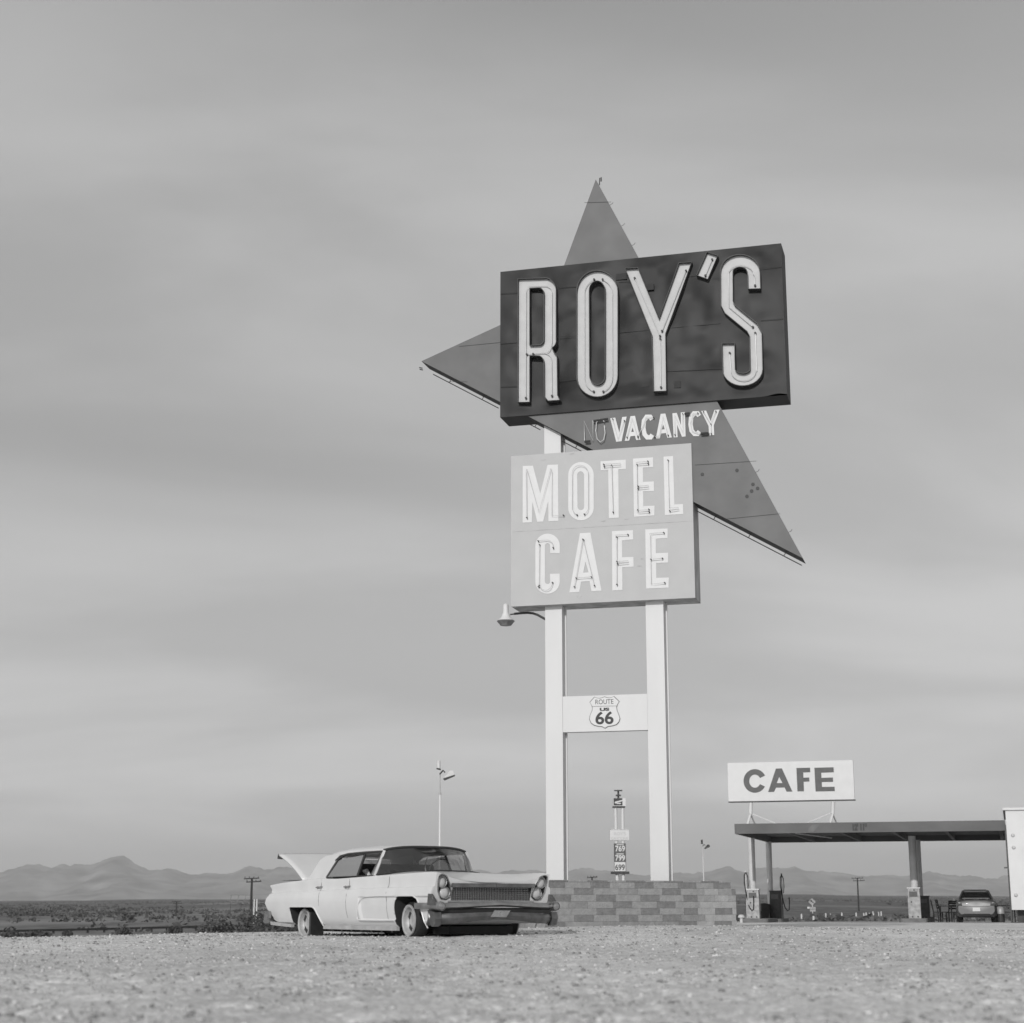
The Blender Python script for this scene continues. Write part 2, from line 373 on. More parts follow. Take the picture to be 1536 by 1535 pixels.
gridmesh('desert_plain', np.concatenate([-np.geomspace(9000, 60, 50), np.linspace(-58, 58, 90), np.geomspace(60, 9000, 50)]), yd, lambda X, Y: zdes(X, Y)-np.where(Y < 88, .6, 0), DM)
# old highway below the lot, on the left
m = MB(); asp = mat('asphalt', .055, .9, var=.2, scale=1.5)
for i in range(60):
    x0, x1 = -75+i*1.5, -73.5+i*1.5
    for (a, b_) in ((0, 1),):
        yy = [104+.08*(x0+20), 104+.08*(x1+20)]
        m.add([(x0, yy[0], zd(x0, yy[0])+.10), (x1, yy[1], zd(x1, yy[1])+.10), (x1, yy[1]+10, zd(x1, yy[1]+10)+.12), (x0, yy[0]+10, zd(x0, yy[0]+10)+.12)], [(0, 1, 2, 3)])
m.build('road', asp)['kind'] = 'structure'

# mountains
prof = [(-420, 1318), (-250, 1300), (-120, 1309), (0, 1307), (40, 1300), (70, 1299), (100, 1301), (130, 1296), (145, 1287), (165, 1281), (190, 1286), (215, 1297), (250, 1303), (275, 1311), (310, 1309), (340, 1310), (365, 1303), (378, 1302), (400, 1306), (440, 1303), (520, 1298), (600, 1310), (700, 1306), (800, 1306), (850, 1303), (910, 1303), (960, 1311), (1040, 1312), (1075, 1306), (1097, 1299), (1120, 1305), (1200, 1302), (1250, 1305), (1300, 1310), (1360, 1316), (1400, 1310), (1450, 1315), (1500, 1317), (1600, 1312), (1800, 1325), (2000, 1330)]
px_, py_ = zip(*prof)
def zm(X, Y):
    pxx = X/np.maximum(Y, 1)*F/.973+768; ht = (1360-np.interp(pxx, px_, py_))*.000378*14500
    ht = ht*(1+.07*fbm(X/420., X*0+7, 5, 77)+.13*fbm(X/150., X*0+2, 4, 78))
    ht = ht + 22*np.abs(fbm(X/75., X*0+5, 3, 91)); v = (Y-11000)/3500.; ridge = np.where(v < 1, np.clip(v, 0, 1)**1.35, np.clip(1-(v-1)*2.2, 0, 1))
    rg = np.abs(fbm(X/900., Y/1300., 5, 60))
    return -25+(ht+25)*np.clip(ridge-.42*rg*(np.sin(np.clip(v, 0, 1)*math.pi)), 0, 1.02)
def mount_mat():
    return mat('mountain_rock', .17, 1, var=.9, scale=.004, spec=.1, detail=9, stretch=(1, 1, 1.5))
gridmesh('mountains', np.linspace(-9500, 9500, 900), np.linspace(10800, 16200, 70), zm, mount_mat())

# haze: one even body of air round everything
hm = bpy.data.materials.new('haze_air'); hm.use_nodes = True; hn = hm.node_tree.nodes; hl = hm.node_tree.links; hn.clear()
ho = hn.new('ShaderNodeOutputMaterial'); hv = hn.new('ShaderNodeVolumePrincipled'); hv.inputs['Color'].default_value = (.93, .93, .93, 1); hv.inputs['Density'].default_value = 8e-5; hv.inputs['Anisotropy'].default_value = 0.0
hl.new(hv.outputs[0], ho.inputs['Volume'])
m = MB(); m.box(-14000, 14000, -300, 22000, -90, 620); h = m.build('haze', hm); h['kind'] = 'stuff'

# gravel stones: one mesh
def stones():
    ico = [(0, 0, 1)]; 
    for k in range(5): ico.append((math.cos(k*1.2566)*.894, math.sin(k*1.2566)*.894, .447))
    for k in range(5): ico.append((math.cos(k*1.2566+.628)*.894, math.sin(k*1.2566+.628)*.894, -.447))
    ico.append((0, 0, -1)); fs = [(0, 1+k, 1+(k+1) % 5) for k in range(5)]+[(1+k, 6+k, 1+(k+1) % 5) for k in range(5)]+[(6+k, 6+(k+1) % 5, 1+(k+1) % 5) for k in range(5)]+[(11, 6+(k+1) % 5, 6+k) for k in range(5)]
    n = 16000; base = np.array(ico); fa = np.array(fs)
    Y = 5.8+28*rng.random(n)**1.6; X = (rng.random(n)-.5)*2*(Y*.36+.6)
    keep = (vnoise(X*1.7, Y*1.7, 88)+.5*vnoise(X*6, Y*6, 89)+rng.random(n)*.5) > .8; X, Y = X[keep], Y[keep]; n = len(X)
    sz = .004+.013*rng.random(n)**4 + .00035*Y; Z = zlf(X, Y)+sz*.25
    ang = rng.random(n)*6.28; ca, sa = np.cos(ang), np.sin(ang); sc = np.stack([sz*(.8+.6*rng.random(n)), sz*(.7+.5*rng.random(n)), sz*(.45+.5*rng.random(n))], 1)
    P = base[None]*(1+.25*(rng.random((n, 12, 1))-.5))*sc[:, None, :]
    Q = np.stack([P[..., 0]*ca[:, None]-P[..., 1]*sa[:, None]+X[:, None], P[..., 0]*sa[:, None]+P[..., 1]*ca[:, None]+Y[:, None], P[..., 2]+Z[:, None]], -1).reshape(-1, 3)
    FA = (fa[None]+12*np.arange(n)[:, None, None]).reshape(-1, 3)
    me = bpy.data.meshes.new('gravel_stones'); me.vertices.add(len(Q)); me.vertices.foreach_set('co', Q.ravel())
    me.loops.add(len(FA)*3); me.loops.foreach_set('vertex_index', FA.ravel().astype(np.int32)); me.polygons.add(len(FA))
    me.polygons.foreach_set('loop_start', np.arange(0, len(FA)*3, 3, dtype=np.int32)); me.polygons.foreach_set('loop_total', np.full(len(FA), 3, np.int32)); me.update(calc_edges=True)
    me.materials.append(M['stone']); o = bpy.data.objects.new('gravel_stones', me); COL.objects.link(o)
    tag(o, 'loose pale gravel and pebbles scattered over the lot', 'gravel', kind='stuff')
stones()

# desert scrub: uncountable low shrubs on the plain
def leaf_blob(m, c, rx, rz, n, s, mi=None):
    for _ in range(n):
        th, u = random.random()*6.283, random.random(); r = rx*math.sqrt(random.random())
        p = Vector((c[0]+r*math.cos(th), c[1]+r*math.sin(th), c[2]+rz*u*(1-.5*(r/rx)**2)))
        a = Vector((random.uniform(-1, 1), random.uniform(-1, 1), random.uniform(-.6, 1))).normalized()*s*random.uniform(.6, 1.4)
        b_ = a.cross(Vector((random.uniform(-1, 1), random.uniform(-1, 1), random.uniform(-1, 1)))).normalized()*s*random.uniform(.4, .9)
        m.add([p-a-b_*.5, p+a*.2-b_, p+a, p+b_], [(0, 1, 2, 3)], mi)
m = MB()
for i in range(8000):
    Y = 118+1500*random.random()**1.3; X = random.uniform(-.36, .36)*Y
    if Y < 240 and X/Y < -.12 and random.random() < .93: continue
    if vnoise(np.array([X/30]), np.array([Y/120]), 5)[0] < .45: continue
    hgt = random.uniform(.5, 1.3)*(1 if Y > 160 else .7); leaf_blob(m, (X, Y, zd(X, Y)-.05), hgt*1.0, hgt*.8, 9, hgt*.32)
tag(m.build('desert_scrub', M['scrub'], fix=False), 'low dark creosote scrub covering the desert plain', 'scrub', kind='stuff')

# ------------------------------------------------------------------ motel sign
TH = .269; TV = Vector((math.cos(TH), -math.sin(TH), 0)); NV = Vector((math.sin(TH), math.cos(TH), 0)); SO = Vector((-.241, 33.0, 0))
def sg(px, py, n=0.0):          # point of the sign plane in the sign's own frame (s, z)
    d = ray(px, py); o = Vector((0, 0, CH)); t = (SO+NV*n-o).dot(NV)/d.dot(NV); w = o+d*t-SO
    return (w.dot(TV), w.z)
sign = empty('motel_sign', SO, -TH, 'tall motel sign on two white posts with a dark name board and grey star arrow', 'sign')
def cv(ox, oy, k):              # picture crop -> sign plane
    return lambda x, y, n=0.0: sg(ox+x/k, oy+y/k, n)
TK = .69
# star arrow
st = [sg(893, 268), sg(1204, 837), sg(631, 541), sg(825, 452)]
m = MB(); m.poly(st, 'y', .045, .60); o_star = m.build('star_panel', [M['star'], M['staredge']], sign)
for p in o_star.data.polygons:
    if abs(p.normal.y) < .5: p.material_index = 1
# sheet seams of the star
m = MB()
def seam(m, a, b, n, w=.008):
    m.bar((a[0], n, a[1]), (b[0], n, b[1]), w, .006)
seam(m, sg(876, 303), sg(916, 302), .042); seam(m, sg(688, 519), sg(750, 513), .042); seam(m, sg(672, 572), sg(700, 572), .042)
seam(m, sg(1042, 697), sg(1134, 691), .042); seam(m, sg(1090, 778), sg(1170, 770), .042)
m.build('panel_seam', M['staredge'], o_star)
m = MB()
for q in [(1053, 711), (1105, 705), (1129, 726), (1136, 732), (1127, 736), (1120, 744)]:
    s_, z_ = sg(*q); m.lathe([(0, .036), (.035, .036), (.035, .046)], 12, 'y', (s_, 0, z_))
m.build('bolt_hole', M['ink'], o_star)
# name board
q = [sg(751, 408), sg(1171.7, 365.2), sg(1180.5, 592.5), sg(749.8, 626.5)]
x0, x1 = (q[0][0]+q[3][0])/2, (q[1][0]+q[2][0])/2; z0, z1 = (q[2][1]+q[3][1])/2, (q[0][1]+q[1][1])/2
# dented sheet-metal face
nx, nz = 110, 60
m = MB(); vs = []
for j in range(nz+1):
    for i in range(nx+1):
        u, v = i/nx, j/nz; X = x0+(x1-x0)*u; Z = z0+(z1-z0)*v
        e = min(u, 1-u, v, 1-v); d = max(-.04, min(.04, .10*float(fbm(np.array([X*1.0+3]), np.array([Z*1.2]), 3, 12)[0])))*min(1, e*14)
        e2 = math.exp(-((u-.97)/.03)**2-((v-.02)/.05)**2)*.05
        vs.append((X, d-.002-e2*0, Z+e2))
fs = [(j*(nx+1)+i, j*(nx+1)+i+1, (j+1)*(nx+1)+i+1, (j+1)*(nx+1)+i) for j in range(nz) for i in range(nx)]
m.add(vs, fs, 0)
n0 = (nx+1)*(nz+1)
B = TK
m.add([(x0, 0, z0), (x1, 0, z0), (x1, 0, z1), (x0, 0, z1), (x0, B, z0), (x1, B, z0), (x1, B, z1), (x0, B, z1)], [(0, 1, 5, 4), (1, 2, 6, 5), (2, 3, 7, 6), (3, 0, 4, 7), (4, 5, 6, 7)], 1)
nameb = m.build('name_panel', [M['rname'], M['redge']], sign, smooth=40, fix=False)
nameb['label'] = 'dark dented name board with white channel letters'
c5 = cv(740, 350, 3.339)
m = MB()
for a, b_ in [((38, 305), (130, 300)), ((325, 275), (423, 270)), ((630, 247), (690, 243)), ((38, 556), (130, 549)), ((330, 522), (423, 517)), ((632, 500), (795, 488)), ((880, 478), (1140, 455)), ((1340, 440), (1452, 430)), ((38, 772), (130, 768)), ((330, 742), (423, 736)), ((636, 717), (800, 706)), ((872, 695), (1150, 680)), ((1340, 178), (1446, 170)), ((905, 228), (1030, 216))]:
    seam(m, c5(*a), c5(*b_), -.026, .010)
for (a, b_, c_, d_) in [(770, 258, 805, 285), (745, 740, 780, 770), (905, 745, 940, 775), (615, 207, 670, 232), (1098, 228, 1134, 262)]:
    p0, p1 = c5(a, b_), c5(c_, d_); m.box(p0[0], p1[0], -.030, .03, p1[1], p0[1])
m.build('panel_seam', M['redge'], nameb)
def arc(cx, cy, rx, ry, a0, a1, n=8):
    return [(cx+rx*math.cos(R(a0+(a1-a0)*k/n)), cy-ry*math.sin(R(a0+(a1-a0)*k/n))) for k in range(n+1)]
def offset(path, w):
    """closed outline of an open stroked path"""
    L_, R_ = [], []
    for i, p in enumerate(path):
        a = path[max(i-1, 0)]; b = path[min(i+1, len(path)-1)]
        d1 = Vector((p[0]-a[0], p[1]-a[1])) if i else Vector((b[0]-p[0], b[1]-p[1])); d2 = Vector((b[0]-p[0], b[1]-p[1])) if i < len(path)-1 else d1
        d1.normalize(); d2.normalize(); n1_ = Vector((-d1.y, d1.x)); n2_ = Vector((-d2.y, d2.x)); nn = (n1_+n2_).normalized(); k = 1/max(.5, nn.dot(n1_))
        L_.append((p[0]+nn.x*w/2*k, p[1]+nn.y*w/2*k)); R_.append((p[0]-nn.x*w/2*k, p[1]-nn.y*w/2*k))
    return L_+R_[::-1]
Rl = [[(130, 856), (132, 240)] + [(255, 236)] + arc(262, 300, 60, 66, 80, 0) + [(322, 545)] + arc(285, 548, 38, 40, -5, -60, 4) + [(303, 590)] + arc(287, 640, 40, 40, 50, 5, 4) + [(329, 822), (342, 845), (282, 849)] + [(263, 825), (262, 668)] + arc(235, 662, 27, 38, 0, 85, 5) + [(190, 624), (190, 855)],
      [(190, 288)] + arc(236, 316, 26, 32, 88, 0, 5) + arc(236, 540, 25, 30, 0, -85, 5) + [(190, 572)]]
Ol = [arc(527, 305, 103, 107, 180, 0, 16)+arc(527, 722, 103, 107, 0, -180, 16), arc(527, 300, 40, 50, 180, 0, 12)+arc(528, 722, 39, 46, 0, -180, 12)]
Yl = [[(667, 188), (730, 184), (835, 440), (935, 160), (999, 156), (868, 515), (872, 800), (808, 802), (800, 520)]]
Al = [[(1075, 106), (1129, 124), (1079, 242), (1023, 222)]]
Sp = [(1311, 290), (1309, 215)]+arc(1240, 205, 67, 55, 0, 180, 12)+[(1174, 360), (1190, 392), (1300, 482), (1318, 515), (1322, 690)]+arc(1253, 690, 69, 53, 0, -170, 12)[1:]+[(1183, 640), (1182, 562)]
Sl = [offset(Sp, 62)]
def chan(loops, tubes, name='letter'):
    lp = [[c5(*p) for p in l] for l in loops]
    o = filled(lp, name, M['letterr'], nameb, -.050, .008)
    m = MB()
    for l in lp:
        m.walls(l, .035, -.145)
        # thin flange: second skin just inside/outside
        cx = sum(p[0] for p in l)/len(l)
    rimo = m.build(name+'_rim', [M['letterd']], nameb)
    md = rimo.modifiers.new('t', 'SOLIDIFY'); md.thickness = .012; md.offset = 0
    t = MB()
    for tb in tubes:
        pts = [c5(*p, -.09) for p in tb]; t.tube([(p[0], -.095, p[1]) for p in pts], .0075, 6)
        for p in (pts[0], pts[-1]): t.tube([(p[0], -.05, p[1]), (p[0], -.11, p[1])], .022, 8, mi=1)
    t.build('neon_tube', [M['tube'], M['ink']], nameb)
chan(Rl, [[(163, 826), (165, 290), (180, 268), (255, 265)]+arc(262, 300, 32, 34, 80, 0, 5)+[(294, 545)]+arc(262, 560, 30, 40, 0, -80, 4)+[(168, 607)], [(200, 605), (255, 600)]+arc(262, 640, 30, 36, 70, 0, 4)+[(294, 815)]])
chan(Ol, [[(548, 232)]+arc(527, 305, 70, 74, 60, -10, 8)+[(597, 722)]+arc(527, 722, 70, 76, -5, -70, 6), [(505, 232)]+arc(527, 305, 70, 74, 115, 180, 6)+arc(527, 722, 70, 76, -180, -110, 6)])
chan(Yl, [[(708, 225), (835, 515)], [(965, 188), (845, 490)], [(836, 530), (840, 772)]])
chan(Al, [[(1096, 132), (1062, 212)]])
chan(Sl, [[(1311, 262), (1309, 215)]+arc(1240, 205, 62, 42, 0, 180, 10)+[(1180, 370), (1300, 470)], [(1312, 500), (1320, 690)]+arc(1253, 690, 62, 50, 0, -170, 10)+[(1184, 600)]])
# motel / cafe board
q = [sg(766.3, 685), sg(1036.6, 664.7), sg(1043.3, 897), sg(766.8, 910)]
X0, X1 = (q[0][0]+q[3][0])/2, (q[1][0]+q[2][0])/2; Z0, Z1 = (q[2][1]+q[3][1])/2, (q[0][1]+q[1][1])/2
m = MB(); m.box(X0, X1, -.004, .655, Z0, Z1); mb = m.build('motel_panel', [M['mface'], M['medge']], sign); mb['label'] = 'light grey board reading MOTEL CAFE in white letters'
for p in mb.data.polygons:
    if p.normal.y > -.5: p.material_index = 1
m = MB(); a, b_ = sg(767, 797), sg(1040, 783); seam(m, (X0+.02, (a[1]+b_[1])/2), (X1-.02, (a[1]+b_[1])/2), -.005, .006); m.build('panel_seam', M['medge'], mb)
m = MB(); d7 = cv(765, 780, 10.971)
m.poly([d7(1095, 1262), d7(1140, 1240), d7(1185, 1215), d7(1180, 1260), d7(1150, 1300)], 'y', -.008, -.003)
for (x, y, w) in ((895+600/9.309, 780+645/9.309, .05), (895+638/9.309, 780+545/9.309, .03)):
    s_, z_ = sg(x, y); m.poly([(s_-w, z_-.01), (s_+w, z_-.012), (s_+w*.8, z_+.012), (s_-w*.8, z_+.01)], 'y', -.008, -.003)
for (x, y) in ((905, 782), (940, 779), (815, 690), (858, 681)):
    s_, z_ = sg(x, y); m.poly([(s_-.05, z_-.008), (s_+.03, z_-.012), (s_+.05, z_+.014), (s_-.02, z_+.006)], 'y', -.008, -.003)
m.build('paint_chip', M['medge'], mb)
a1, a2, a3, a4 = cv(765, 670, 10.971), cv(895, 670, 10.24), cv(765, 780, 10.971), cv(895, 780, 9.309)
def paint(loops, C_, parent, tubes, y=-.008, toff=.06):
    filled([[C_(*p) for p in l] for l in loops], 'letter', M['letterw'], parent, y, .003)
    t = MB()
    for tb in tubes:
        pts = [C_(*p) for p in tb]; t.tube([(p[0], y-toff, p[1]) for p in pts], .0055, 6)
        for p in (pts[0], pts[-1]): t.tube([(p[0], y-.003, p[1]), (p[0], y-toff-.015, p[1])], .012, 8, mi=1)
    if tubes: t.build('neon_tube', [M['tube'], M['ink']], parent)
def E_(x0, x1, xs_, y0, y1, t, ym, sk=0):    # block E outline; the rows run up a little to the right
    f = lambda x, y: (x, y-(x-x0)*.055+0)
    return [[f(x0, y0), f(x1, y0), f(x1, y0+t), f(xs_, y0+t), f(xs_+2, ym-t/2), f(x1+8, ym-t/2), f(x1+8, ym+t/2), f(xs_+4, ym+t/2), f(xs_+8, y1-t), f(x1+15, y1-t), f(x1+15, y1), f(x0+12, y1)]]
paint([[(212, 322), (380, 318), (500, 775), (620, 305), (792, 298), (800, 1225), (635, 1232), (632, 905), (548, 1238), (452, 1242), (372, 920), (362, 1250), (210, 1255)]], a1, mb, [[(288, 1180), (280, 410), (290, 385), (492, 1100), (685, 372), (705, 430), (700, 1150), (890, 1140)]])
paint([arc(1170, 470, 210, 212, 180, 0, 16)+arc(1170, 1010, 210, 208, 0, -180, 16), arc(1165, 472, 56, 60, 180, 0, 10)+arc(1168, 990, 54, 60, 0, -180, 10)], a1, mb, [[(1115, 1135)]+arc(1168, 1010, 132, 130, -130, -180, 4)+arc(1168, 460, 132, 140, 180, 0, 12)+arc(1168, 1020, 132, 120, 0, -60, 4)])
paint([[(60, 230), (448, 203), (450, 345), (335, 354), (342, 1095), (190, 1103), (178, 362), (64, 370)]], a2, mb, [[(118, 285), (380, 268), (378, 300), (125, 318)], [(240, 300), (262, 1020)]])
paint([[(560, 188), (868, 168), (870, 315), (712, 328), (714, 545), (880, 538), (882, 685), (716, 692), (718, 918), (890, 910), (888, 1060), (575, 1082)]], a2, mb, [[(795, 238), (612, 258), (625, 285), (800, 275)], [(628, 290), (640, 985)], [(645, 620), (805, 606), (805, 640), (645, 655)], [(810, 975), (630, 998), (650, 1022), (815, 1015)]])
paint([[(1028, 158), (1175, 148), (1196, 892), (1328, 885), (1332, 1040), (1050, 1055)]], a2, mb, [[(1103, 222), (1125, 955), (1260, 945), (1270, 975), (1130, 998)]])
Cp = [(742, 548), (742, 470)]+arc(620, 430, 122, 122, 0, 180, 12)+arc(620, 1020, 122, 118, 180, 360, 12)+[(740, 888)]
paint([offset(Cp, 158)], a3, mb, [[(475, 355), (560, 345)]+arc(610, 430, 110, 90, 80, 0, 6)+[(722, 470)], [(498, 420), (492, 1090)], [(480, 1110)]+arc(600, 1040, 110, 130, 210, 360, 8)])
paint([[(1152, 222), (1325, 212), (1508, 1168), (1342, 1175), (1312, 1010), (1172, 1020), (1142, 1188), (978, 1198)], [(1245, 690), (1296, 865), (1206, 872)]], a3, mb, [[(1070, 1110), (1100, 960), (1210, 330)], [(1220, 340), (1400, 1090)], [(1100, 965), (1350, 948)]])
paint([[(215, 160), (508, 145), (510, 275), (356, 290), (357, 525), (515, 518), (518, 655), (360, 663), (362, 980), (220, 988)]], a4, mb, [[(445, 214), (268, 224), (285, 250)], [(290, 250), (290, 910)], [(290, 590), (450, 580), (452, 610), (300, 622)]])
paint([[(680, 135), (992, 122), (992, 255), (826, 266), (828, 468), (998, 460), (998, 598), (832, 604), (834, 812), (1008, 806), (1006, 948), (692, 962)]], a4, mb, [[(945, 187), (745, 200), (758, 225), (770, 905), (958, 885)], [(765, 560), (925, 545)]])
# NO VACANCY on the star
v6 = cv(860, 600, 6.4)
def vac(loops, tubes): paint(loops, v6, o_star, tubes, y=.041, toff=.05)
vac([[(350, 172), (398, 165), (438, 310), (465, 160), (508, 156), (460, 392), (408, 398)]], [[(378, 185), (430, 380), (490, 200)]])
vac([[(545, 152), (588, 148), (642, 378), (600, 382), (588, 340), (545, 345), (532, 386), (490, 390)], [(565, 262), (578, 302), (552, 304)]], [[(515, 360), (565, 175), (620, 360)]])
vac([offset([(752, 185), (735, 158), (700, 158), (675, 195), (668, 262), (680, 325), (705, 355), (738, 355), (755, 330)], 42)], [[(770, 170), (700, 165), (672, 250), (620, 350)]])
vac([[(835, 130), (880, 126), (942, 356), (900, 360), (886, 314), (842, 318), (828, 364), (788, 368)], [(860, 232), (874, 278), (846, 280)]], [[(780, 356), (830, 345), (862, 160), (910, 340)]])
vac([[(948, 124), (990, 120), (1030, 240), (1028, 116), (1068, 112), (1075, 346), (1040, 350), (992, 232), (998, 354), (960, 356)]], [[(976, 335), (975, 150), (1055, 320), (1050, 135)]])
vac([offset([(1205, 150), (1190, 125), (1155, 125), (1128, 160), (1122, 230), (1132, 290), (1160, 322), (1190, 322), (1208, 298)], 42)], [[(1195, 128), (1150, 130), (1125, 220), (1140, 300), (1200, 320), (1300, 322)]])
vac([[(1225, 102), (1272, 98), (1315, 200), (1352, 92), (1402, 88), (1345, 240), (1350, 332), (1300, 338), (1296, 248)]], [[(1250, 115), (1318, 230), (1368, 110)], [(1320, 235), (1325, 325)]])
m = MB()
for tb in ([(112, 395), (105, 205), (192, 395), (192, 205), (195, 200)], [(300, 215), (285, 195), (255, 190), (225, 220), (218, 300), (232, 380), (262, 410), (295, 385), (308, 320), (300, 250)]):
    m.tube([(v6(*p)[0], -.03, v6(*p)[1]) for p in tb], .010, 6)
for a, b_ in (((195, 208), (335, 186)), ((112, 405), (165, 400)), ((1070, 138), (1120, 132)), ((1225, 328), (1296, 322))):
    m.tube([(v6(*a)[0], -.03, v6(*a)[1]), (v6(*b_)[0], -.03, v6(*b_)[1])], .024, 8, mi=1)
m.build('neon_tube', [M['tube'], M['ink']], o_star)
# tubing along the star's edges, on standoffs
m = MB()
def edge_tube(A, B_, nrm, d, y, n, t0=0., t1=1.):
    a = Vector((A[0], A[1]))+Vector(nrm)*d; b = Vector((B_[0], B_[1]))+Vector(nrm)*d; P = lambda t: a.lerp(b, t)
    m.tube([(P(t0)[0], y, P(t0)[1]), (P(t1)[0], y, P(t1)[1])], .011, 6)
    for k in range(n):
        t = t0+(t1-t0)*(k+.5)/n; p = P(t); w = p-Vector(nrm)*(d+.01)
        m.tube([(p[0], y, p[1]), (w[0], y, w[1])], .008, 5)
lt, rt, tt = st[2], st[1], st[0]
e = Vector((rt[0]-lt[0], rt[1]-lt[1])).normalized(); nn = (e.y, -e.x)
for (t0, t1) in ((.03, .215), (.30, .33), (.37, .48), (.74, 1.0)): edge_tube(lt, rt, nn, .10, .30, max(1, int((t1-t0)*12)), t0, t1)
e = Vector((rt[0]-tt[0], rt[1]-tt[1])).normalized(); nn = (-e.y, e.x)
for k, t in enumerate((.06, .12, .175, .62, .78, .93)):
    p = Vector((tt[0], tt[1])).lerp(Vector((rt[0], rt[1])), t); w = p+Vector(nn)*.06
    m.tube([(p[0], .3, p[1]), (w[0], .3, w[1]), (w[0]+.015, .3, w[1]+.03)], .005, 5)
m.tube([(tt[0]+.02, .3, tt[1]-.02), (tt[0]+.03, .3, tt[1]+.14)], .012, 6); m.tube([(tt[0]+.06, .3, tt[1]+.06), (tt[0]+.06, .3, tt[1]+.15)], .014, 6)
m.tube([(lt[0]-.06, .3, lt[1]-.07), (lt[0]-.13, .3, lt[1]-.05)], .012, 6); m.tube([(lt[0]-.05, .3, lt[1]-.11), (lt[0]-.12, .3, lt[1]-.09)], .012, 6)
m.build('edge_tubing', M['dark'], sign)
# posts: box column with a wider back plate
zg = zl(1.0, 32.5)-.3
PN0 = .17
pl = [sg(817.7, 930, PN0)[0], sg(842.9, 930, PN0)[0], sg(968.6, 920, PN0)[0], sg(995.0, 915, PN0)[0]]
zt_ = z0+.3
for a, b_ in ((pl[0], pl[1]), (pl[2], pl[3])):
    m = MB(); m.box(a, b_, PN0, PN0+.20, zg, zt_); o = m.build('post', M['post'], sign)
    m = MB(); m.box(a+.02, b_+.035, PN0+.225, PN0+.26, zg, zt_); m.box(a+.1, b_-.10, PN0+.20, PN0+.225, zg, zt_); m.build('back_plate', M['post'], o)
# cross panel with the route shield
cz1, cz0 = sg(905, 1043, PN0)[1], sg(905, 1097, PN0)[1]
m = MB(); m.box(pl[1]+.003, pl[2]-.003, PN0+.006, PN0+.17, cz0, cz1); cp = m.build('cross_panel', M['post'], sign)
sh = cv(840, 1030, 10.971)
shp = [(565, 170), (610, 188), (650, 192), (695, 182), (735, 165), (775, 180), (815, 185), (855, 178), (890, 158), (980, 245), (950, 290), (935, 340), (945, 400), (975, 470), (992, 530), (975, 585), (935, 630), (870, 650), (790, 662), (742, 692), (695, 665), (640, 660), (560, 642), (510, 605), (482, 545), (490, 480), (525, 400), (535, 350), (520, 310), (488, 258)]
yo = PN0-.002
def shc(x, y): return sh(x, y, PN0)
outer = [shc(*p) for p in shp]; cx, cz = sum(p[0] for p in outer)/len(outer), sum(p[1] for p in outer)/len(outer)
so_ = filled([outer], 'route_shield', M['ink2'], cp, yo, .006)
filled([[(cx+(p[0]-cx)*.965, cz+(p[1]-cz)*.965) for p in outer]], 'shield_face', M['wpaint'], cp, yo-.0075, .002)
hgt = abs(shc(730, 215)[1]-shc(730, 295)[1])
yt = yo-.012
textmesh('ROUTE', 'lettering', M['ink2'], cp, *shc(730, 256), hgt, yt, w=.36)
textmesh('US', 'lettering', M['ink'], cp, *shc(733, 380), .057, yt, w=.19, bold=.004)
textmesh('66', 'lettering', M['ink'], cp, *shc(733, 530), abs(shc(730, 430)[1]-shc(730, 632)[1]), yt, w=.36, bold=.008)
a, b_ = shc(525, 328), shc(945, 320); m = MB(); m.bar((a[0], yt, a[1]), (b_[0], yt, b_[1]), .012, .004); m.build('shield_rule', M['ink2'], cp)
# bracketed lamp hanging from the left post
lp = empty('sign_lamp', SO+TV*pl[0]+NV*.3, -TH, 'small hooded lamp on a curved arm at the left post of the motel sign', 'lamp')
lx = pl[0]
c3 = lambda x, y: (sg(740+x/12.8, 880+y/12.8, .3)[0]-lx, sg(740+x/12.8, 880+y/12.8, .3)[1])
def P3(p): return (p[0], 0, p[1])
m = MB(); m.tube([P3(c3(*q_)) for q_ in ((1000, 628), (930, 590), (850, 545), (760, 515), (660, 505), (560, 510), (400, 525))], .024, 8); m.tube([P3(c3(400, 528)), P3(c3(325, 538))], .014, 8); m.tube([P3(c3(1000, 645)), P3(c3(900, 590))], .008, 6); m.build('arm', M['dark'], lp)
hx, hz_ = c3(240, 655); sc_ = 1/12.8/74
m = MB(); m.lathe([(.0, .34), (.03, .34), (.055, .31), (.055, .17), (.10, .06), (.17, .0), (.172, -.012)], 20, 'z', (hx, 0, hz_+.005)); m.build('housing', M['wpaint'], lp, smooth=35)
m = MB(); m.lathe([(.175, .0), (.18, -.02), (.165, -.03), (.11, -.10), (.0, -.105)], 20, 'z', (hx, 0, hz_)); m.build('lens', mat('lamp_refractor', .16, .3, var=.3, scale=12), lp, smooth=35)

# ------------------------------------------------------------------ block planter wall
A_ = at(792, 1386, 30.4); Bp = at(1105, 1383, 32.3); dv = Vector((Bp.x-A_.x, Bp.y-A_.y, 0)); Lw = dv.length; rz = math.atan2(dv.y, dv.x)
zw = .10; wt = at(940, 1321, 31.2).z
pw = empty('planter_wall', (A_.x, A_.y, zw), rz, 'low wall of mixed light and dark concrete blocks in front of the sign posts', 'wall')
Hh = wt-zw; ch = .118
m = MB()
m.box(.02, Lw-.25, .02, .26, -.3, Hh-.03, 4); m.box(.02, .24, .27, 2.6, -.3, Hh-.03, 4); m.box(Lw-.5, Lw-.27, .27, 2.6, -.3, Hh-.03, 4); m.box(.25, Lw-.51, 2.4, 2.6, -.3, Hh-.03, 4); m.box(Lw-.24, Lw-.02, .02, .26, -.3, Hh-.22, 4)
pat = random.Random(5)
row = 0; z = -ch*1.3
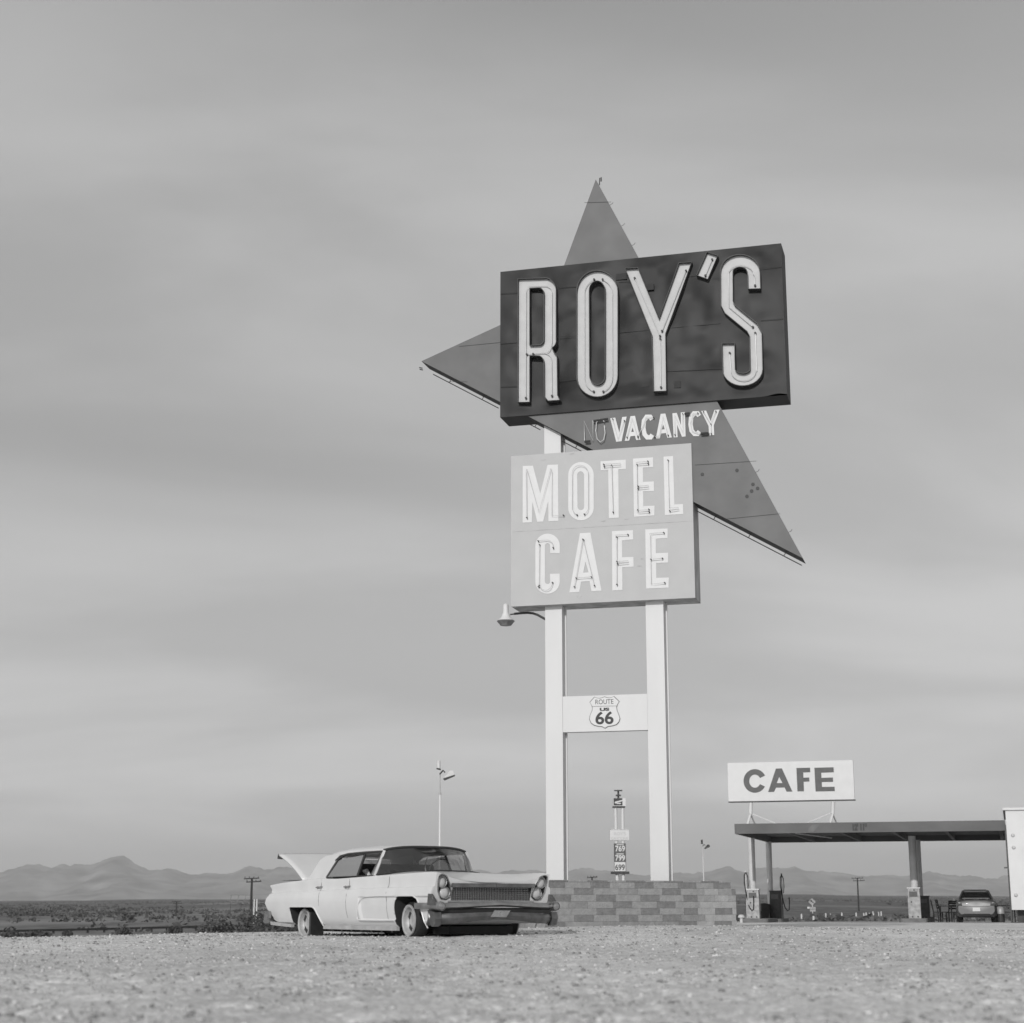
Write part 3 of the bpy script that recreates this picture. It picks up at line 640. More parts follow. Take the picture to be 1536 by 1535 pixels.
while z < Hh-.03:
    x = -(.46*(row % 2))-.12*(row % 3 == 1)
    hh = min(ch, Hh-z); k = 1
    while x < Lw:
        w = (.40 if k % 2 else .52) if x < Lw-1.2 else pat.choice((.38, .38, .30)) ; xa, xb = max(x, 0)+.0015, min(x+w, Lw)-.0015
        if xb > xa+.03 and not (xa > Lw-.27 and z > Hh-.25):
            mi = (1 if (k % 2) else 0) if pat.random() < .88 else pat.choice((0, 2, 2, 1))
            if x > Lw-.9 and pat.random() < .5: mi = 3
            m.box(xa, xb, pat.uniform(-.004, .0), .019, z+.0015, z+hh-.0015, mi)
        x += w; k += 1
    z += hh; row += 1
for zz in np.arange(-.15, Hh-.22, ch): # end return of the wall
    m.box(Lw-.019, Lw+.004, .02, .26, zz+.003, min(zz+ch, Hh-.22)-.003, pat.choice((0, 2, 3)))
m.build('blocks', [M['b1'], M['b2'], M['b3'], M['b4'], M['mortar']], pw)
m = MB(); x = 0; k = 0
while x < Lw-.27:
    w = .40; m.box(x+.004, min(x+w, Lw-.27)-.004, -.012, .27, Hh-.028, Hh+.002, 1 if k % 2 else 0); x += w; k += 1
m.build('coping', [M['b1'], M['b2']], pw)
m = MB(); m.box(.245, Lw-.505, .265, 2.395, -.3, Hh-.2); m.build('soil', mat('planter_soil', .2, .95, var=.3, scale=5), pw)

# ------------------------------------------------------------------ the old white car
PH = R(57.08); PO = Vector((-1.643, 26.72, 0.0))
car = empty('derelict_sedan', PO, -PH, 'derelict white fifties sedan on flat tyres with its boot lid up', 'car')
def lerp1(x, xs_, ys_): return float(np.interp(x, xs_, ys_))
def ztop(x): return lerp1(x, [-3.15, -3.05, -2.57, -1.79, -1.15, -.57, .76, 1.9, 2.3, 2.5, 2.56], [.79, .80, .833, .865, .884, .872, .902, .928, .932, .925, .90])
def zcr(x): return lerp1(x, [-3.1, -2.92, -1.2, .54, 1.9, 2.6], [.655, .658, .688, .713, .72, .72])
def zhc(x): return lerp1(x, [-3.1, -2.4, -1.7, -1.3, .7, 1.05, 1.6, 2.1, 2.4, 2.6], [.80, .85, .885, .86, .86, .965, .93, .875, .81, .775])
def zbt(x): return lerp1(x, [-3.1, -2.8, -2.0, -1, 1.3, 2.2, 2.6], [.24, .19, .16, .15, .15, .20, .26])
RZ = [.2, .25, .272, .40, .50, .572, .597]
def half(x):
    zb, zt, zc, zh = zbt(x), ztop(x), zcr(x), zhc(x); ysc = lerp1(x, [-3.1, -2.6, -1.5, 1.8, 2.3, 2.6], [.945, .985, 1, 1, 1.01, 1.01])
    ins = .028*min(1, max(0, (x-.30)/.05))
    P = [(0, zb), (.55, zb), (.88, zb)]
    for z in RZ:
        zz = max(z, zb+.01+.002*RZ.index(z)); y = 1.012-.11*max(0, (.52-zz)/.38)**2-.02*max(0, (zz-.55)/.15)
        if z in RZ[2:6]: y -= ins
        P.append((y, zz))
    P += [(.992, zc-.03), (.985, zc-.008), (.955, zc+.012), (.945, (zc+zt)/2), (.952, zt-.035), (.945, zt-.008), (.91, zt)]
    for y in (.86, .78, .66, .52, .36, .18, 0):
        P.append((y, zh+(zt-zh)*(y/.91)**(3.2 if x > .9 else 5)))
    return [(y*ysc, z) for y, z in P]
def xrear(z): return lerp1(z, [.15, .2, .375, .39, .45, .54, .62, .69, .72, .80, .9], [-2.84, -2.88, -2.86, -3.02, -3.12, -3.14, -3.04, -2.97, -2.99, -3.09, -3.09])
def xfront(y, z): return lerp1(z, [.15, .5, .56, .75, .9], [2.36, 2.40, 2.47, 2.52, 2.56])+.05*(1-min(1, abs(y)/.9))*(1 if z < .8 else .3)
xs_ = [-2.6, -2.4, -2.2, -2.0, -1.8, -1.5, -1.2, -.9, -.6, -.3, 0, .2, .29, .35, .6, .9, 1.05, 1.2, 1.4, 1.6, 1.8, 2.0, 2.2]
rings = []
for t in (1, .8, .6, .4, .2): rings.append([(-2.6+t*(xrear(z)+2.6), y, z) for y, z in half(-2.6-.45*t)])
for x in xs_: rings.append([(x, y, z) for y, z in half(x)])
for t in (.25, .5, .75, 1): rings.append([(2.2+t*(xfront(y, z)-2.2), y, z) for y, z in half(2.2+.33*t)])
m = MB(); nh = len(rings[0]); ring_full = []
vs = []
for r_ in rings:
    full = [(x, -y, z) for x, y, z in r_]+[(x, y, z) for x, y, z in r_[-2:0:-1]]
    vs += full
nf = 2*nh-2; fs = []
for i in range(len(rings)-1):
    for k in range(nf): fs.append((i*nf+k, i*nf+(k+1) % nf, (i+1)*nf+(k+1) % nf, (i+1)*nf+k))
fs += [tuple(range(nf)), tuple(range((len(rings)-1)*nf, len(rings)*nf))]
m.add(vs, fs, 0); body = m.build('body', [M['car'], M['darkin'], M['dchrome']], car)
def volume(me):
    b = bmesh.new(); b.from_mesh(me); v = b.calc_volume(); b.free(); return v
def apply_cut(o, cutters):
    for c_ in cutters:
        v0, vc = volume(o.data), volume(c_.data); best = None
        for solver, us in (('EXACT', False), ('FAST', False), ('EXACT', True)):
            md = o.modifiers.new('c', 'BOOLEAN'); md.operation = 'DIFFERENCE'; md.object = c_; md.solver = solver
            if solver == 'EXACT': md.use_self = us
            bpy.context.view_layer.update(); dg = bpy.context.evaluated_depsgraph_get(); me = bpy.data.meshes.new_from_object(o.evaluated_get(dg)); o.modifiers.clear()
            d = v0-volume(me)
            if .003 < d < vc*1.05: best = me; break
        if best: o.data = best
        else: print('CUT FAILED', c_.name, v0, d, vc)
        bpy.data.objects.remove(c_)
def rounded(pts, r, n=4):
    o_ = []
    L_ = len(pts)
    for i, p in enumerate(pts):
        p = Vector(p); a = Vector(pts[i-1]); b = Vector(pts[(i+1) % L_]); d1 = (a-p).normalized(); d2 = (b-p).normalized(); rr = r[i] if isinstance(r, (list, tuple)) else r
        if rr <= 0: o_.append(tuple(p)); continue
        s1, s2 = p+d1*rr, p+d2*rr
        for k in range(n+1):
            t = k/n; o_.append(tuple(s1*(1-t)**2+p*2*t*(1-t)+s2*t**2))
    return o_
cut = []
archF = rounded([(1.37, -.1), (1.36, .40), (1.41, .60), (2.02, .60), (2.14, .45), (2.24, .2), (2.26, -.1)], [0, .05, .12, .09, .06, .05, 0])
archR = rounded([(-2.08, -.1), (-2.09, .445), (-1.16, .445), (-1.02, .18), (-1.0, -.1)], [0, .05, .12, .05, 0])
podR = rounded([(.755, .545), (.845, .555), (.905, .66), (.925, .80), (.920, .880), (.865, .893), (.79, .865), (.725, .76), (.69, .66), (.69, .58)], .02, 3)
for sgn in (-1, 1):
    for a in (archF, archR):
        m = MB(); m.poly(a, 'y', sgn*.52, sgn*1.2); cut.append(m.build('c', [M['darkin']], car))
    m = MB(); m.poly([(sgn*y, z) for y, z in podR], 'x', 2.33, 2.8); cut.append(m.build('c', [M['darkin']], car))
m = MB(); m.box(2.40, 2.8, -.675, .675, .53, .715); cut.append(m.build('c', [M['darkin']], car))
apply_cut(body, cut)
body.data.polygons.foreach_set('use_smooth', [True]*len(body.data.polygons)); body.data.set_sharp_from_angle(angle=R(24))
# thin arch mouldings
for sgn in (-1, 1):
    for a, nm in ((archF[1:-1], 'arch'), (archR[1:-1], 'arch')):
        m = MB(); pts = [(x, sgn*(1.018-.11*max(0, (.52-z)/.38)**2-(.028 if (x > .35 and .26 < z < .58) else 0)-(.012 if z > .57 else 0)), z) for x, z in a if z > .14]; m.tube(pts, .011, 6); m.build('arch_moulding', M['car'], car)
for sgn in (-1, 1):
    m = MB(); m.tube([(lerp1(z, [.54, .75, .9], [2.468, 2.525, 2.56]), sgn*y, z) for y, z in podR+podR[:1]], .010, 6, cap=False); m.build('lamp_surround', M['chrome'], car, smooth=60)
# grille
m = MB()
def gx(y): return 2.455+.045*(1-abs(y)/.7)
for k in range(-24, 25):
    y = k*.0275; m.bar((gx(y), y, .533), (gx(y), y, .712), .0042, .008)
for k in range(7):
    z = .540+k*.0275
    for s_ in (-1, 1): m.bar((gx(0)+.004, 0, z), (gx(.67)+.004, s_*.672, z), .006, .0042)
m.build('grille', mat('grille_bars', .36, .3, metal=.7), car)
m = MB()
for s_ in (-1, 1): m.bar((2.588, 0, .742), (2.535, s_*.70, .744), .05, .055)
m.build('hood_lip', M['dchrome2'], car)
m = MB()
for s_ in (-1, 1): m.bar((2.525, 0, .523), (2.475, s_*.72, .52), .04, .022)
m.build('grille_surround', M['chrome'], car)
for s_ in (-1, 1):
    for (y, z, x) in ((.843, .790, 2.49), (.782, .638, 2.47)):
        m = MB(); m.lathe([(.090, -.10), (.092, .0), (.086, .012), (.076, .006), (.074, -.004)], 28, 'x', (x, s_*y, z)); hb = m.build('headlight', M['chrome'], car, smooth=35)
        m = MB(); m.lathe([(.075, -.006), (.06, .010), (.035, .018), (.0, .021)], 28, 'x', (x, s_*y, z)); m.build('lens', M['lens'], hb, smooth=60)
# front bumper: upper bar peaked in the middle, lower bar, wrap-round ends, bullets and teeth
def strip(m, sects, mi=None, closed=True):
    n = len(sects[0]); vs = [p for s_ in sects for p in s_]; fs = []
    for i in range(len(sects)-1):
        for k in range(n if closed else n-1): fs.append((i*n+k, i*n+(k+1) % n, (i+1)*n+(k+1) % n, (i+1)*n+k))
    if closed: fs += [tuple(range(n)), tuple(range((len(sects)-1)*n, len(sects)*n))[::-1]]
    m.add(vs, fs, mi)
yy = [-1.06, -1.05, -1.0, -.9, -.7, -.45, -.2, 0, .2, .45, .7, .9, 1.0, 1.05, 1.06]
m = MB(); sec = []
for y in yy:
    a = abs(y); x = 2.66+.04*(1-a)-max(0, a-.9)*1.2; x = x if a < 1.04 else (2.40 if a < 1.055 else 2.12); pk = .03*max(0, 1-a/.75)
    zt2, zb2 = .50+pk, .415+pk*1.2
    sec.append([(x-.07, y*.97, zt2-.01), (x-.02, y, zt2), (x+.012, y, zt2-.03), (x+.012, y, zb2+.02), (x-.02, y, zb2), (x-.07, y*.97, zb2+.01)])
strip(m, sec); m.build('bumper_bar', M['dchrome'], car, smooth=40)
m = MB(); sec = []
for y in yy[1:-1]:
    a = abs(y); x = 2.64+.04*(1-a)-max(0, a-.88)*1.0; zt2 = .355+.022*max(0, 1-a/.7); zb2 = .205+.08*max(0, 1-a/.75)-(.015 if a > .9 else 0)
    sec.append([(x-.02, y*.985, zt2-.06), (x+.004, y, zt2), (x+.03, y, zt2-.05), (x+.02, y, zb2+.05), (x-.03, y, zb2), (x-.09, y*.97, zb2+.01)])
strip(m, sec); m.build('lower_bumper', M['dchrome2'], car, smooth=40)
m = MB(); m.box(2.50, 2.625, -.93, .93, .30, .43); m.build('bumper_gap', M['darkin'], car)  # dark block standing in for the shade between the two bars
m = MB(); m.poly([(-.17, .305), (.10, .300), (.17, .392), (-.10, .396)], 'x', 2.712, 2.722); m.lathe([(.0, 2.728), (.018, 2.726), (.02, 2.722)], 12, 'x', (0, 0, .35)); m.build('plate_bracket', M['chrome'], car)
for s_ in (-1, 1):
    m = MB(); m.lathe([(.0, -.26), (.045, -.25), (.066, -.16), (.068, .0), (.060, .03), (.05, .032)], 24, 'x', (2.70, s_*.965, .452)); bb = m.build('parking_light', M['dchrome'], car, smooth=35)
    m = MB(); m.lathe([(.052, .026), (.03, .036), (.0, .04)], 20, 'x', (2.70, s_*.965, .452)); m.build('lens', M['chrome'], bb, smooth=60)
    m = MB(); tri = [(2.44, .47), (2.66, .47), (2.50, .62), (2.465, .625)]; m.poly(tri, 'y', s_*.985, s_*1.045); m.build('bumper_guard', M['dchrome2'], car)
    m = MB(); m.poly([(2.44, .40), (2.64, .37), (2.66, .28), (2.62, .19), (2.56, .175), (2.49, .24)], 'y', s_*.93, s_*1.035); m.build('bumper_end', M['dchrome2'], car)
# rear bumper end and lower trim
m = MB(); strip(m, [[(-3.06, y, .37), (-3.10, y, .33), (-3.13, y, .20), (-3.04, y, .17), (-2.98, y, .36)] for y in (-.98, 0, .98)])
for s_ in (-1, 1): m.poly([(-2.90, .375), (-3.06, .37), (-3.12, .19), (-2.93, .18)], 'y', s_*.94, s_*.985)
m.build('rear_bumper', M['chrome'], car)
m = MB()
for s_ in (-1, 1): m.poly([(-2.92, .205), (-2.10, .165), (-2.10, .12), (-2.88, .15)], 'y', s_*.90, s_*.955)
m.build('rear_valance', M['rim'], car)
m = MB()
for s_ in (-1, 1): m.box(-1.0, 1.36, *sorted((s_*.875, s_*.93)), .105, .162)
m.build('sill_trim', M['rim'], car)
m = MB()
for k in range(7): m.bar((-.75+k*.32, -.90, .135), (-.71+k*.32, -.905, .085), .02, .05)
m.build('sill_bracket', M['trim'], car)
m = MB(); m.box(-2.0, 2.2, -.55, .55, .06, .17); m.box(1.5, 1.8, -.72, .72, .12, .2); m.box(-1.85, -1.65, -.72, .72, .10, .2); m.build('underbody', M['darkin'], car)
# door seams, character lines
m = MB()
def vline(x, z0_, z1_, dx=0.0):
    pts = []
    for k in range(7):
        z = z0_+(z1_-z0_)*k/6
        for (ya, za) in (): pass
        P = half(x+dx*k/6); y = float(np.interp(z, [p[1] for p in P[2:17]], [p[0] for p in P[2:17]]))
        pts.append((x+dx*k/6, -y-.0015, z))
    m.tube(pts, .0028, 4, cap=False)
vline(-.10, .17, .86); vline(1.12, .17, .88, .05); vline(-1.02, .46, .86, -.05)
m.build('door_seam', M['trim'], car)
m = MB(); m.tube([(x, -(y_), z) for x, y_, z in [(.27, 1.004, .30), (.275, 1.0, .262), (.32, .992, .252), (.8, .99, .250), (1.36, .986, .252)]], .008, 6); m.tube([(x, -y_, z) for x, y_, z in [(.27, 1.004, .32), (.30, 1.012, .48), (.38, 1.012, .565), (.5, 1.008, .59), (.9, 1.008, .60), (2.3, .995, .604)]], .006, 6); m.build('side_moulding', M['car'], car)
for x in (-1.10, -.145):
    for s_ in (-1, 1):
        m = MB(); m.tube([(x-.07, s_*.957, .735), (x-.065, s_*.99, .742), (x+.05, s_*.985, .748), (x+.09, s_*.957, .75)], .011, 8); m.lathe([(.0, 0), (.02, 0), (.02, .02), (0, .02)], 12, 'y', (x-.07, s_*.965, .742)); m.build('door_handle', M['chrome'], car, smooth=40)
# roof
def roofz(x, y):
    zc_ = lerp1(x, [-1.95, -1.7, -1.45, -1.2, -.9, -.3, .2, .45, .62], [1.10, 1.22, 1.30, 1.345, 1.365, 1.375, 1.37, 1.355, 1.325])
    return zc_-.078*(abs(y)/.70)**4
m = MB(); nxr, nyr = 26, 20; vs = []
for i in range(nxr+1):
    for j in range(nyr+1):
        t = i/nxr; y = -.70+1.4*j/nyr; xf = .64-.13*(abs(y)/.7)**2.5; xr = -1.62+.12*(abs(y)/.7)**3; x = xr+(xf-xr)*t; z = roofz(x, y)
        if j in (0, nyr): y *= 1.025; z = min(z-.012, lerp1(x, [-1.6, -.95, -.7, .5, .64], [1.14, 1.195, 1.258, 1.272, 1.272]))
        vs.append((x, y, z))
m.add(vs, [(i*(nyr+1)+j, i*(nyr+1)+j+1, (i+1)*(nyr+1)+j+1, (i+1)*(nyr+1)+j) for i in range(nxr) for j in range(nyr)])
rf = m.build('roof', M['car'], car, smooth=60); md = rf.modifiers.new('t', 'SOLIDIFY'); md.thickness = .035; md.offset = -1 if rf.data.polygons[200].normal.z > 0 else 1
m = MB()
for s_ in (-1, 1):      # rear pillars: thick slabs leaning in, joined to roof and deck
    o4 = [(-.93, .705, 1.262), (-1.09, .86, .872), (-1.78, .84, .868), (-1.64, .69, 1.19), (-1.40, .70, 1.245)]
    i4 = [(x, y-.09, z) for x, y, z in o4]; n = 5
    m.add([(x, s_*y, z) for x, y, z in o4+i4], [(0, 1, 2, 3, 4), (9, 8, 7, 6, 5)]+[(k, (k+1) % n, n+(k+1) % n, n+k) for k in range(n)])
m.build('rear_pillar', M['car'], car, smooth=40)
for s_ in (-1, 1):
    m = MB(); m.bar((.545, s_*.862, .90), (.575, s_*.722, 1.275), .05, .03); m.build('windscreen_pillar', M['car'], car)
    m = MB()
    m.bar((-.02, s_*.858, .90), (-.04, s_*.72, 1.235), .045, .02); m.bar((-1.07, s_*.862, .895), (-.945, s_*.735, 1.17), .022, .02); m.bar((-.945, s_*.735, 1.17), (-.74, s_*.715, 1.232), .022, .02)
    m.bar((.40, s_*.858, .90), (.50, s_*.73, 1.22), .014, .014); m.bar((-1.07, s_*.862, .898), (.52, s_*.862, .906), .012, .012); m.build('window_frame', M['trim'], car)
    m = MB(); m.tube([(-1.0, s_*.735, 1.16), (-.85, s_*.728, 1.225), (-.6, s_*.728, 1.252), (0, s_*.728, 1.262), (.5, s_*.728, 1.262), (.57, s_*.722, 1.26)], .017, 8); m.build('drip_rail', M['trim'], car)
def quad(m, a, b, c, d): m.add([a, b, c, d], [(0, 1, 2, 3)])
m = MB(); quad(m, (-1.05, -.860, .90), (-.05, -.856, .905), (-.06, -.724, 1.225), (-.93, -.728, 1.17)); m.build('rear_door_glass', M['sglass'], car)
m = MB(); quad(m, (.40, -.857, .905), (.52, -.85, .905), (.565, -.72, 1.23), (.50, -.727, 1.22)); m.build('quarter_glass', M['sglass'], car)
m = MB(); quad(m, (-1.05, .860, .90), (-.05, .856, .905), (-.06, .724, 1.225), (-.93, .728, 1.17)); m.build('rear_door_glass', M['glass'], car)
m = MB(); quad(m, (.40, .857, .905), (.52, .85, .905), (.565, .72, 1.23), (.50, .727, 1.22)); m.build('quarter_glass', M['glass'], car)
# windscreen
m = MB(); n = 20; vs = []
wb, wtp = [], []
for k in range(n+1):
    u = -1+2*k/n; wb.append((1.07-.48*abs(u)**3, .868*u, .975-.060*u*u)); wtp.append((.655-.10*abs(u)**3, .725*u, 1.335-.055*abs(u)**3.5))
for i in range(7):
    t = i/6
    for k in range(n+1): a, b_ = Vector(wb[k]), Vector(wtp[k]); p = a.lerp(b_, t); vs.append((p.x+.03*math.sin(math.pi*t), p.y, p.z))
m.add(vs, [(i*(n+1)+k, i*(n+1)+k+1, (i+1)*(n+1)+k+1, (i+1)*(n+1)+k) for i in range(6) for k in range(n)]); m.build('windscreen', M['glass'], car, smooth=60)
m = MB(); m.tube(wtp, .020, 8); m.tube([(x+.005, y, z+.004) for x, y, z in wb], .009, 6); m.build('windscreen_trim', M['trim'], car, smooth=40)
m = MB(); m.tube([(1.05, -.28, .985), (.93, -.20, 1.09), (.80, -.10, 1.17)], .0065, 6); m.tube([(1.10, -.30, .972), (1.06, -.285, 1.0)], .014, 6); m.build('wiper', M['chrome'], car)
m = MB(); quad(m, (-1.62, -.60, 1.20), (-1.62, .60, 1.20), (-1.92, .72, .90), (-1.92, -.72, .90)); m.build('rear_window', M['glass'], car)
# interior
m = MB(); m.box(-1.45, 1.0, -.84, .84, .868, .884); m.build('cabin_floor', M['darkin'], car)
m = MB()
for x in (-.35, -1.25): m.poly(rounded([(x, .885), (x+.16, .885), (x+.02, 1.10), (x-.08, 1.10)], .03, 3), 'y', -.66, .66)
m.build('seat_back', M['darkin'], car)
m = MB(); m.poly([(.98, .885), (1.0, .955), (.70, .99), (.62, .95), (.60, .885)], 'y', -.72, .72); m.build('dashboard', M['darkin'], car)
m = MB(); c_ = Vector((.36, .38, .985)); pts = []
for k in range(25):
    a = k*math.pi/12; pts.append(c_+Vector((.055*math.sin(a), .19*math.cos(a), .18*math.sin(a))))
m.tube(pts, .012, 6, cap=False); m.bar(c_+Vector((0, -.18, 0)), c_+Vector((0, .18, 0)), .02); m.tube([c_, c_+Vector((.25, 0, -.08))], .02, 6); m.build('steering_wheel', M['rim'], car)
m = MB(); m.tube([(-.33, -.62, .88), (-.30, -.62, .97), (-.22, -.60, .985), (-.16, -.58, .90)], .04, 8); m.build('cloth_bundle', M['wpaint'], car)
# boot lid, propped open
hgx, hgz = -2.04, .886; tipx, tipz = -3.03, 1.318
m = MB(); vs = []; nu, nv = 14, 16
for i in range(nu+1):
    for j in range(nv+1):
        t = i/nu; y = -.80+1.6*j/nv; yt_ = y*(1-.02*t); cr = .018*(1-(y/.8)**2); bul = .05*math.sin(math.pi*t); vs.append((hgx+(tipx-hgx)*t+bul*.4, yt_, hgz+(tipz-hgz)*t+bul*.6+cr))
m.add(vs, [(i*(nv+1)+j, i*(nv+1)+j+1, (i+1)*(nv+1)+j+1, (i+1)*(nv+1)+j) for i in range(nu) for j in range(nv)])
bl = m.build('boot_lid', M['car'], car, smooth=50); md = bl.modifiers.new('t', 'SOLIDIFY'); md.thickness = .03; md.offset = -1
m = MB(); m.poly([(tipx+.02, tipz-.005), (tipx-.03, tipz-.0), (tipx-.055, tipz-.085), (tipx+.10, tipz-.095)], 'y', -.78, .78); m.build('lid_lip', M['trim'], bl)
m = MB()
for s_ in (-1, 1): m.bar((hgx+.05, s_*.6, .84), (hgx-.5, s_*.6, 1.05), .03)
m.build('lid_hinge', M['trim'], car)
m = MB(); m.box(-2.98, -2.06, -.72, .72, .872, .876); m.build('boot_opening', M['darkin'], car)
m = MB()
for s_ in (-1, 1): m.lathe([(.0, -.05), (.075, -.05), (.09, 0), (.08, .06), (0, .06)], 20, 'x', (-3.06, s_*.80, .53))
m.build('tail_light', M['dchrome'], car)
# wheels: rusty bare rims on collapsed tyres
def wheel(x, s_, z, steer=0):
    w = empty('wheel', (x, s_*.86, z), steer); w.parent = car; out_ = 1
    prof = [(.0, -.030), (.05, -.032), (.075, -.022), (.12, -.045), (.165, -.045), (.182, -.02), (.185, .03), (.205, .045), (.222, .04), (.225, .02), (.20, .01), (.20, -.18)]
    m = MB(); m.lathe([(r, s_*h) for r, h in prof], 40, 'y'); o = m.build('rim', M['rim'], w, smooth=35)
    m = MB()
    for k in range(4):
        a = R(45+90*k-12); mt = Matrix.Rotation(a, 4, 'Y'); m.box(.095, .155, *sorted((s_*-.0475, s_*-.030)), -.045, .045, mtx=mt)
    m.build('rim_slot', M['ink'], o)
    m = MB(); pr = [(.20, .0), (.235, .012), (.265, -.01), (.278, -.06), (.278, -.15), (.25, -.19), (.20, -.19)]; m.lathe([(r, s_*h) for r, h in pr], 40, 'y')
    m.v = [(a, b_+(s_*.03*max(0, -c_-.14)/.1), max(c_, -.232)) for a, b_, c_ in m.v]; m.build('tyre', M['black'], w, smooth=40)
    return w
wheel(1.655, -1, .252, R(-5)); wheel(1.655, 1, .252, R(-5)); wheel(-1.755, -1, .190); wheel(-1.755, 1, .190)
m = MB(); m.box(-1.50, -1.44, -.93, -.70, -.03, .36); m.build('mud_flap', M['trim'], car)

# ------------------------------------------------------------------ filling station canopy (same heading as the sign)
CY = 75.0; c0 = at(1102, 1251, CY); CT = .285; ct = Vector((math.cos(CT), -math.sin(CT), 0)); cn = Vector((math.sin(CT), math.cos(CT), 0)); CO = Vector((c0.x, c0.y, 0)); hb_ = c0.z
def cl(px, py, n):              # picture -> canopy frame at depth n
    d = ray(px, py); o = Vector((0, 0, CH)); t = (CO+cn*n-o).dot(cn)/d.dot(cn); w = o+d*t-CO
    return (w.dot(ct), w.z)
cw = cl(1508, 1240, 0)[0]; htp = cl(1102, 1236, 0)[1]
can = empty('station_canopy', CO, -CT, 'flat grey filling station canopy with a clearance mark, on round white posts', 'canopy')
DN = 11.0
m = MB(); m.box(0, cw, 0, .12, hb_, htp); m.box(0, .12, .122, DN, hb_, htp); m.box(0, cw, DN+.002, DN+.12, hb_, htp); m.build('fascia', M['fascia'], can)
m = MB(); m.box(.122, cw, .122, DN-.002, hb_+.28, htp-.03); m.build('deck', M['under'], can)
m = MB()
for k in range(5):
    x = 2.2+k*2.25; m.box(x, x+.14, .125, DN-.004, hb_+.02, hb_+.278)
m.build('cross_beam', M['beam'], can)
m = MB(); m.bar((2.65, .2, hb_+.0), (3.6, 6.2, hb_+.01), .05); m.build('tube_light', M['wpaint'], can)
mk = cl(1289, 1241.5, 0); textmesh("12' 11\"", 'lettering', M['ink'], can, mk[0], mk[1], .25, -.006, w=.62, bold=.03)
m = MB(); m.poly([(3.2, hb_+.04), (3.42, hb_+.02), (3.75, htp-.05), (3.4, htp-.08), (3.25, hb_+.2)], 'y', -.004, -.001); m.build('stain', M['beam'], can)
gz = lambda s_, n: zl(*(CO+ct*s_+cn*n).to_2d())
for (px, n, r) in ((1128, 5.0, .16), (1370, 5.0, .17), (1154, 10.2, .145), (1377.5, 10.0, .16)):
    s_ = cl(px, 1300, n)[0]; m = MB(); g = gz(s_, n)
    m.tube([(s_, n, g-.1), (s_, n, hb_+.02)], r, 20); m.build('post', M['cpost'], can, smooth=40)
# roof sign
sgn_ = empty('cafe_roof_sign', CO, -CT, 'white CAFE board with dark letters standing on the canopy roof', 'sign'); NS = 2.0
rc = lambda x, y: cl(1090+x/7.314, 1120+y/7.314, NS)
p0, p1, p2, p3 = rc(12, 178), rc(1388, 152), rc(1400, 585), rc(18, 598); bx0, bx1, bz0, bz1 = (p0[0]+p3[0])/2, (p1[0]+p2[0])/2, (p2[1]+p3[1])/2, (p0[1]+p1[1])/2
m = MB(); m.box(bx0, bx1, NS, NS+.18, bz0, bz1); bd = m.build('board', M['wpaint'], sgn_)
m = MB(); m.box(bx0-.01, bx1+.03, NS-.02, NS+.20, bz0-.05, bz0-.003); m.build('bottom_rail', M['dark'], sgn_)
def rl(loops): filled([[rc(*p) for p in l] for l in loops], 'letter', M['ink2'], bd, NS-.004, .003)
Cc = [(400, 345)]+[(388, 322), (368, 300)]
co = arc(310, 378, 122, 130, 35, 325, 24)+[(362, 412)]+arc(312, 382, 62, 70, -38, -318, 18)+[(366, 346)]
co = arc(310, 378, 125, 130, 27, 332, 26)+[(365, 412)]+[(310+62*math.cos(R(a)), 380-72*math.sin(R(a))) for a in np.linspace(328, 36, 18)]+[(366, 346)]
rl([co])
rl([[(540, 242), (606, 240), (722, 495), (658, 496), (636, 450), (542, 452), (520, 498), (455, 500)], [(576, 335), (612, 400), (550, 402)]])
rl([[(765, 236), (915, 232), (918, 282), (840, 286), (843, 342), (906, 340), (908, 384), (845, 387), (849, 492), (777, 493)]])
rl([[(962, 233), (1173, 228), (1176, 283), (1038, 288), (1040, 344), (1166, 340), (1168, 388), (1044, 390), (1046, 444), (1184, 441), (1187, 490), (976, 494)]])
m = MB(); rt_ = htp
for x in (262, 1165):
    a = rc(x, 605); b_ = rc(x-4, 740); m.tube([(a[0], NS+.1, a[1]), (b_[0], NS+.1, b_[1])], .09, 10)
    f1 = rc(x-30, 830); f2 = rc(x+35, 835); m.tube([(b_[0], NS+.1, b_[1]), (f1[0], NS-.3, rt_-.05)], .06, 8); m.tube([(b_[0], NS+.1, b_[1]), (f2[0], NS+.9, rt_-.05)], .035, 8)
m.build('leg', M['wpaint'], sgn_)
a, b_ = rc(285, 742), rc(605, 842); c_, d_ = rc(1150, 728), rc(825, 842); m = MB()
m.tube([(a[0], NS, a[1]), (b_[0], NS-.2, rt_-.03)], .022, 6); m.tube([(c_[0], NS, c_[1]), (d_[0], NS-.2, rt_-.03)], .022, 6); m.build('brace', M['wpaint'], sgn_)
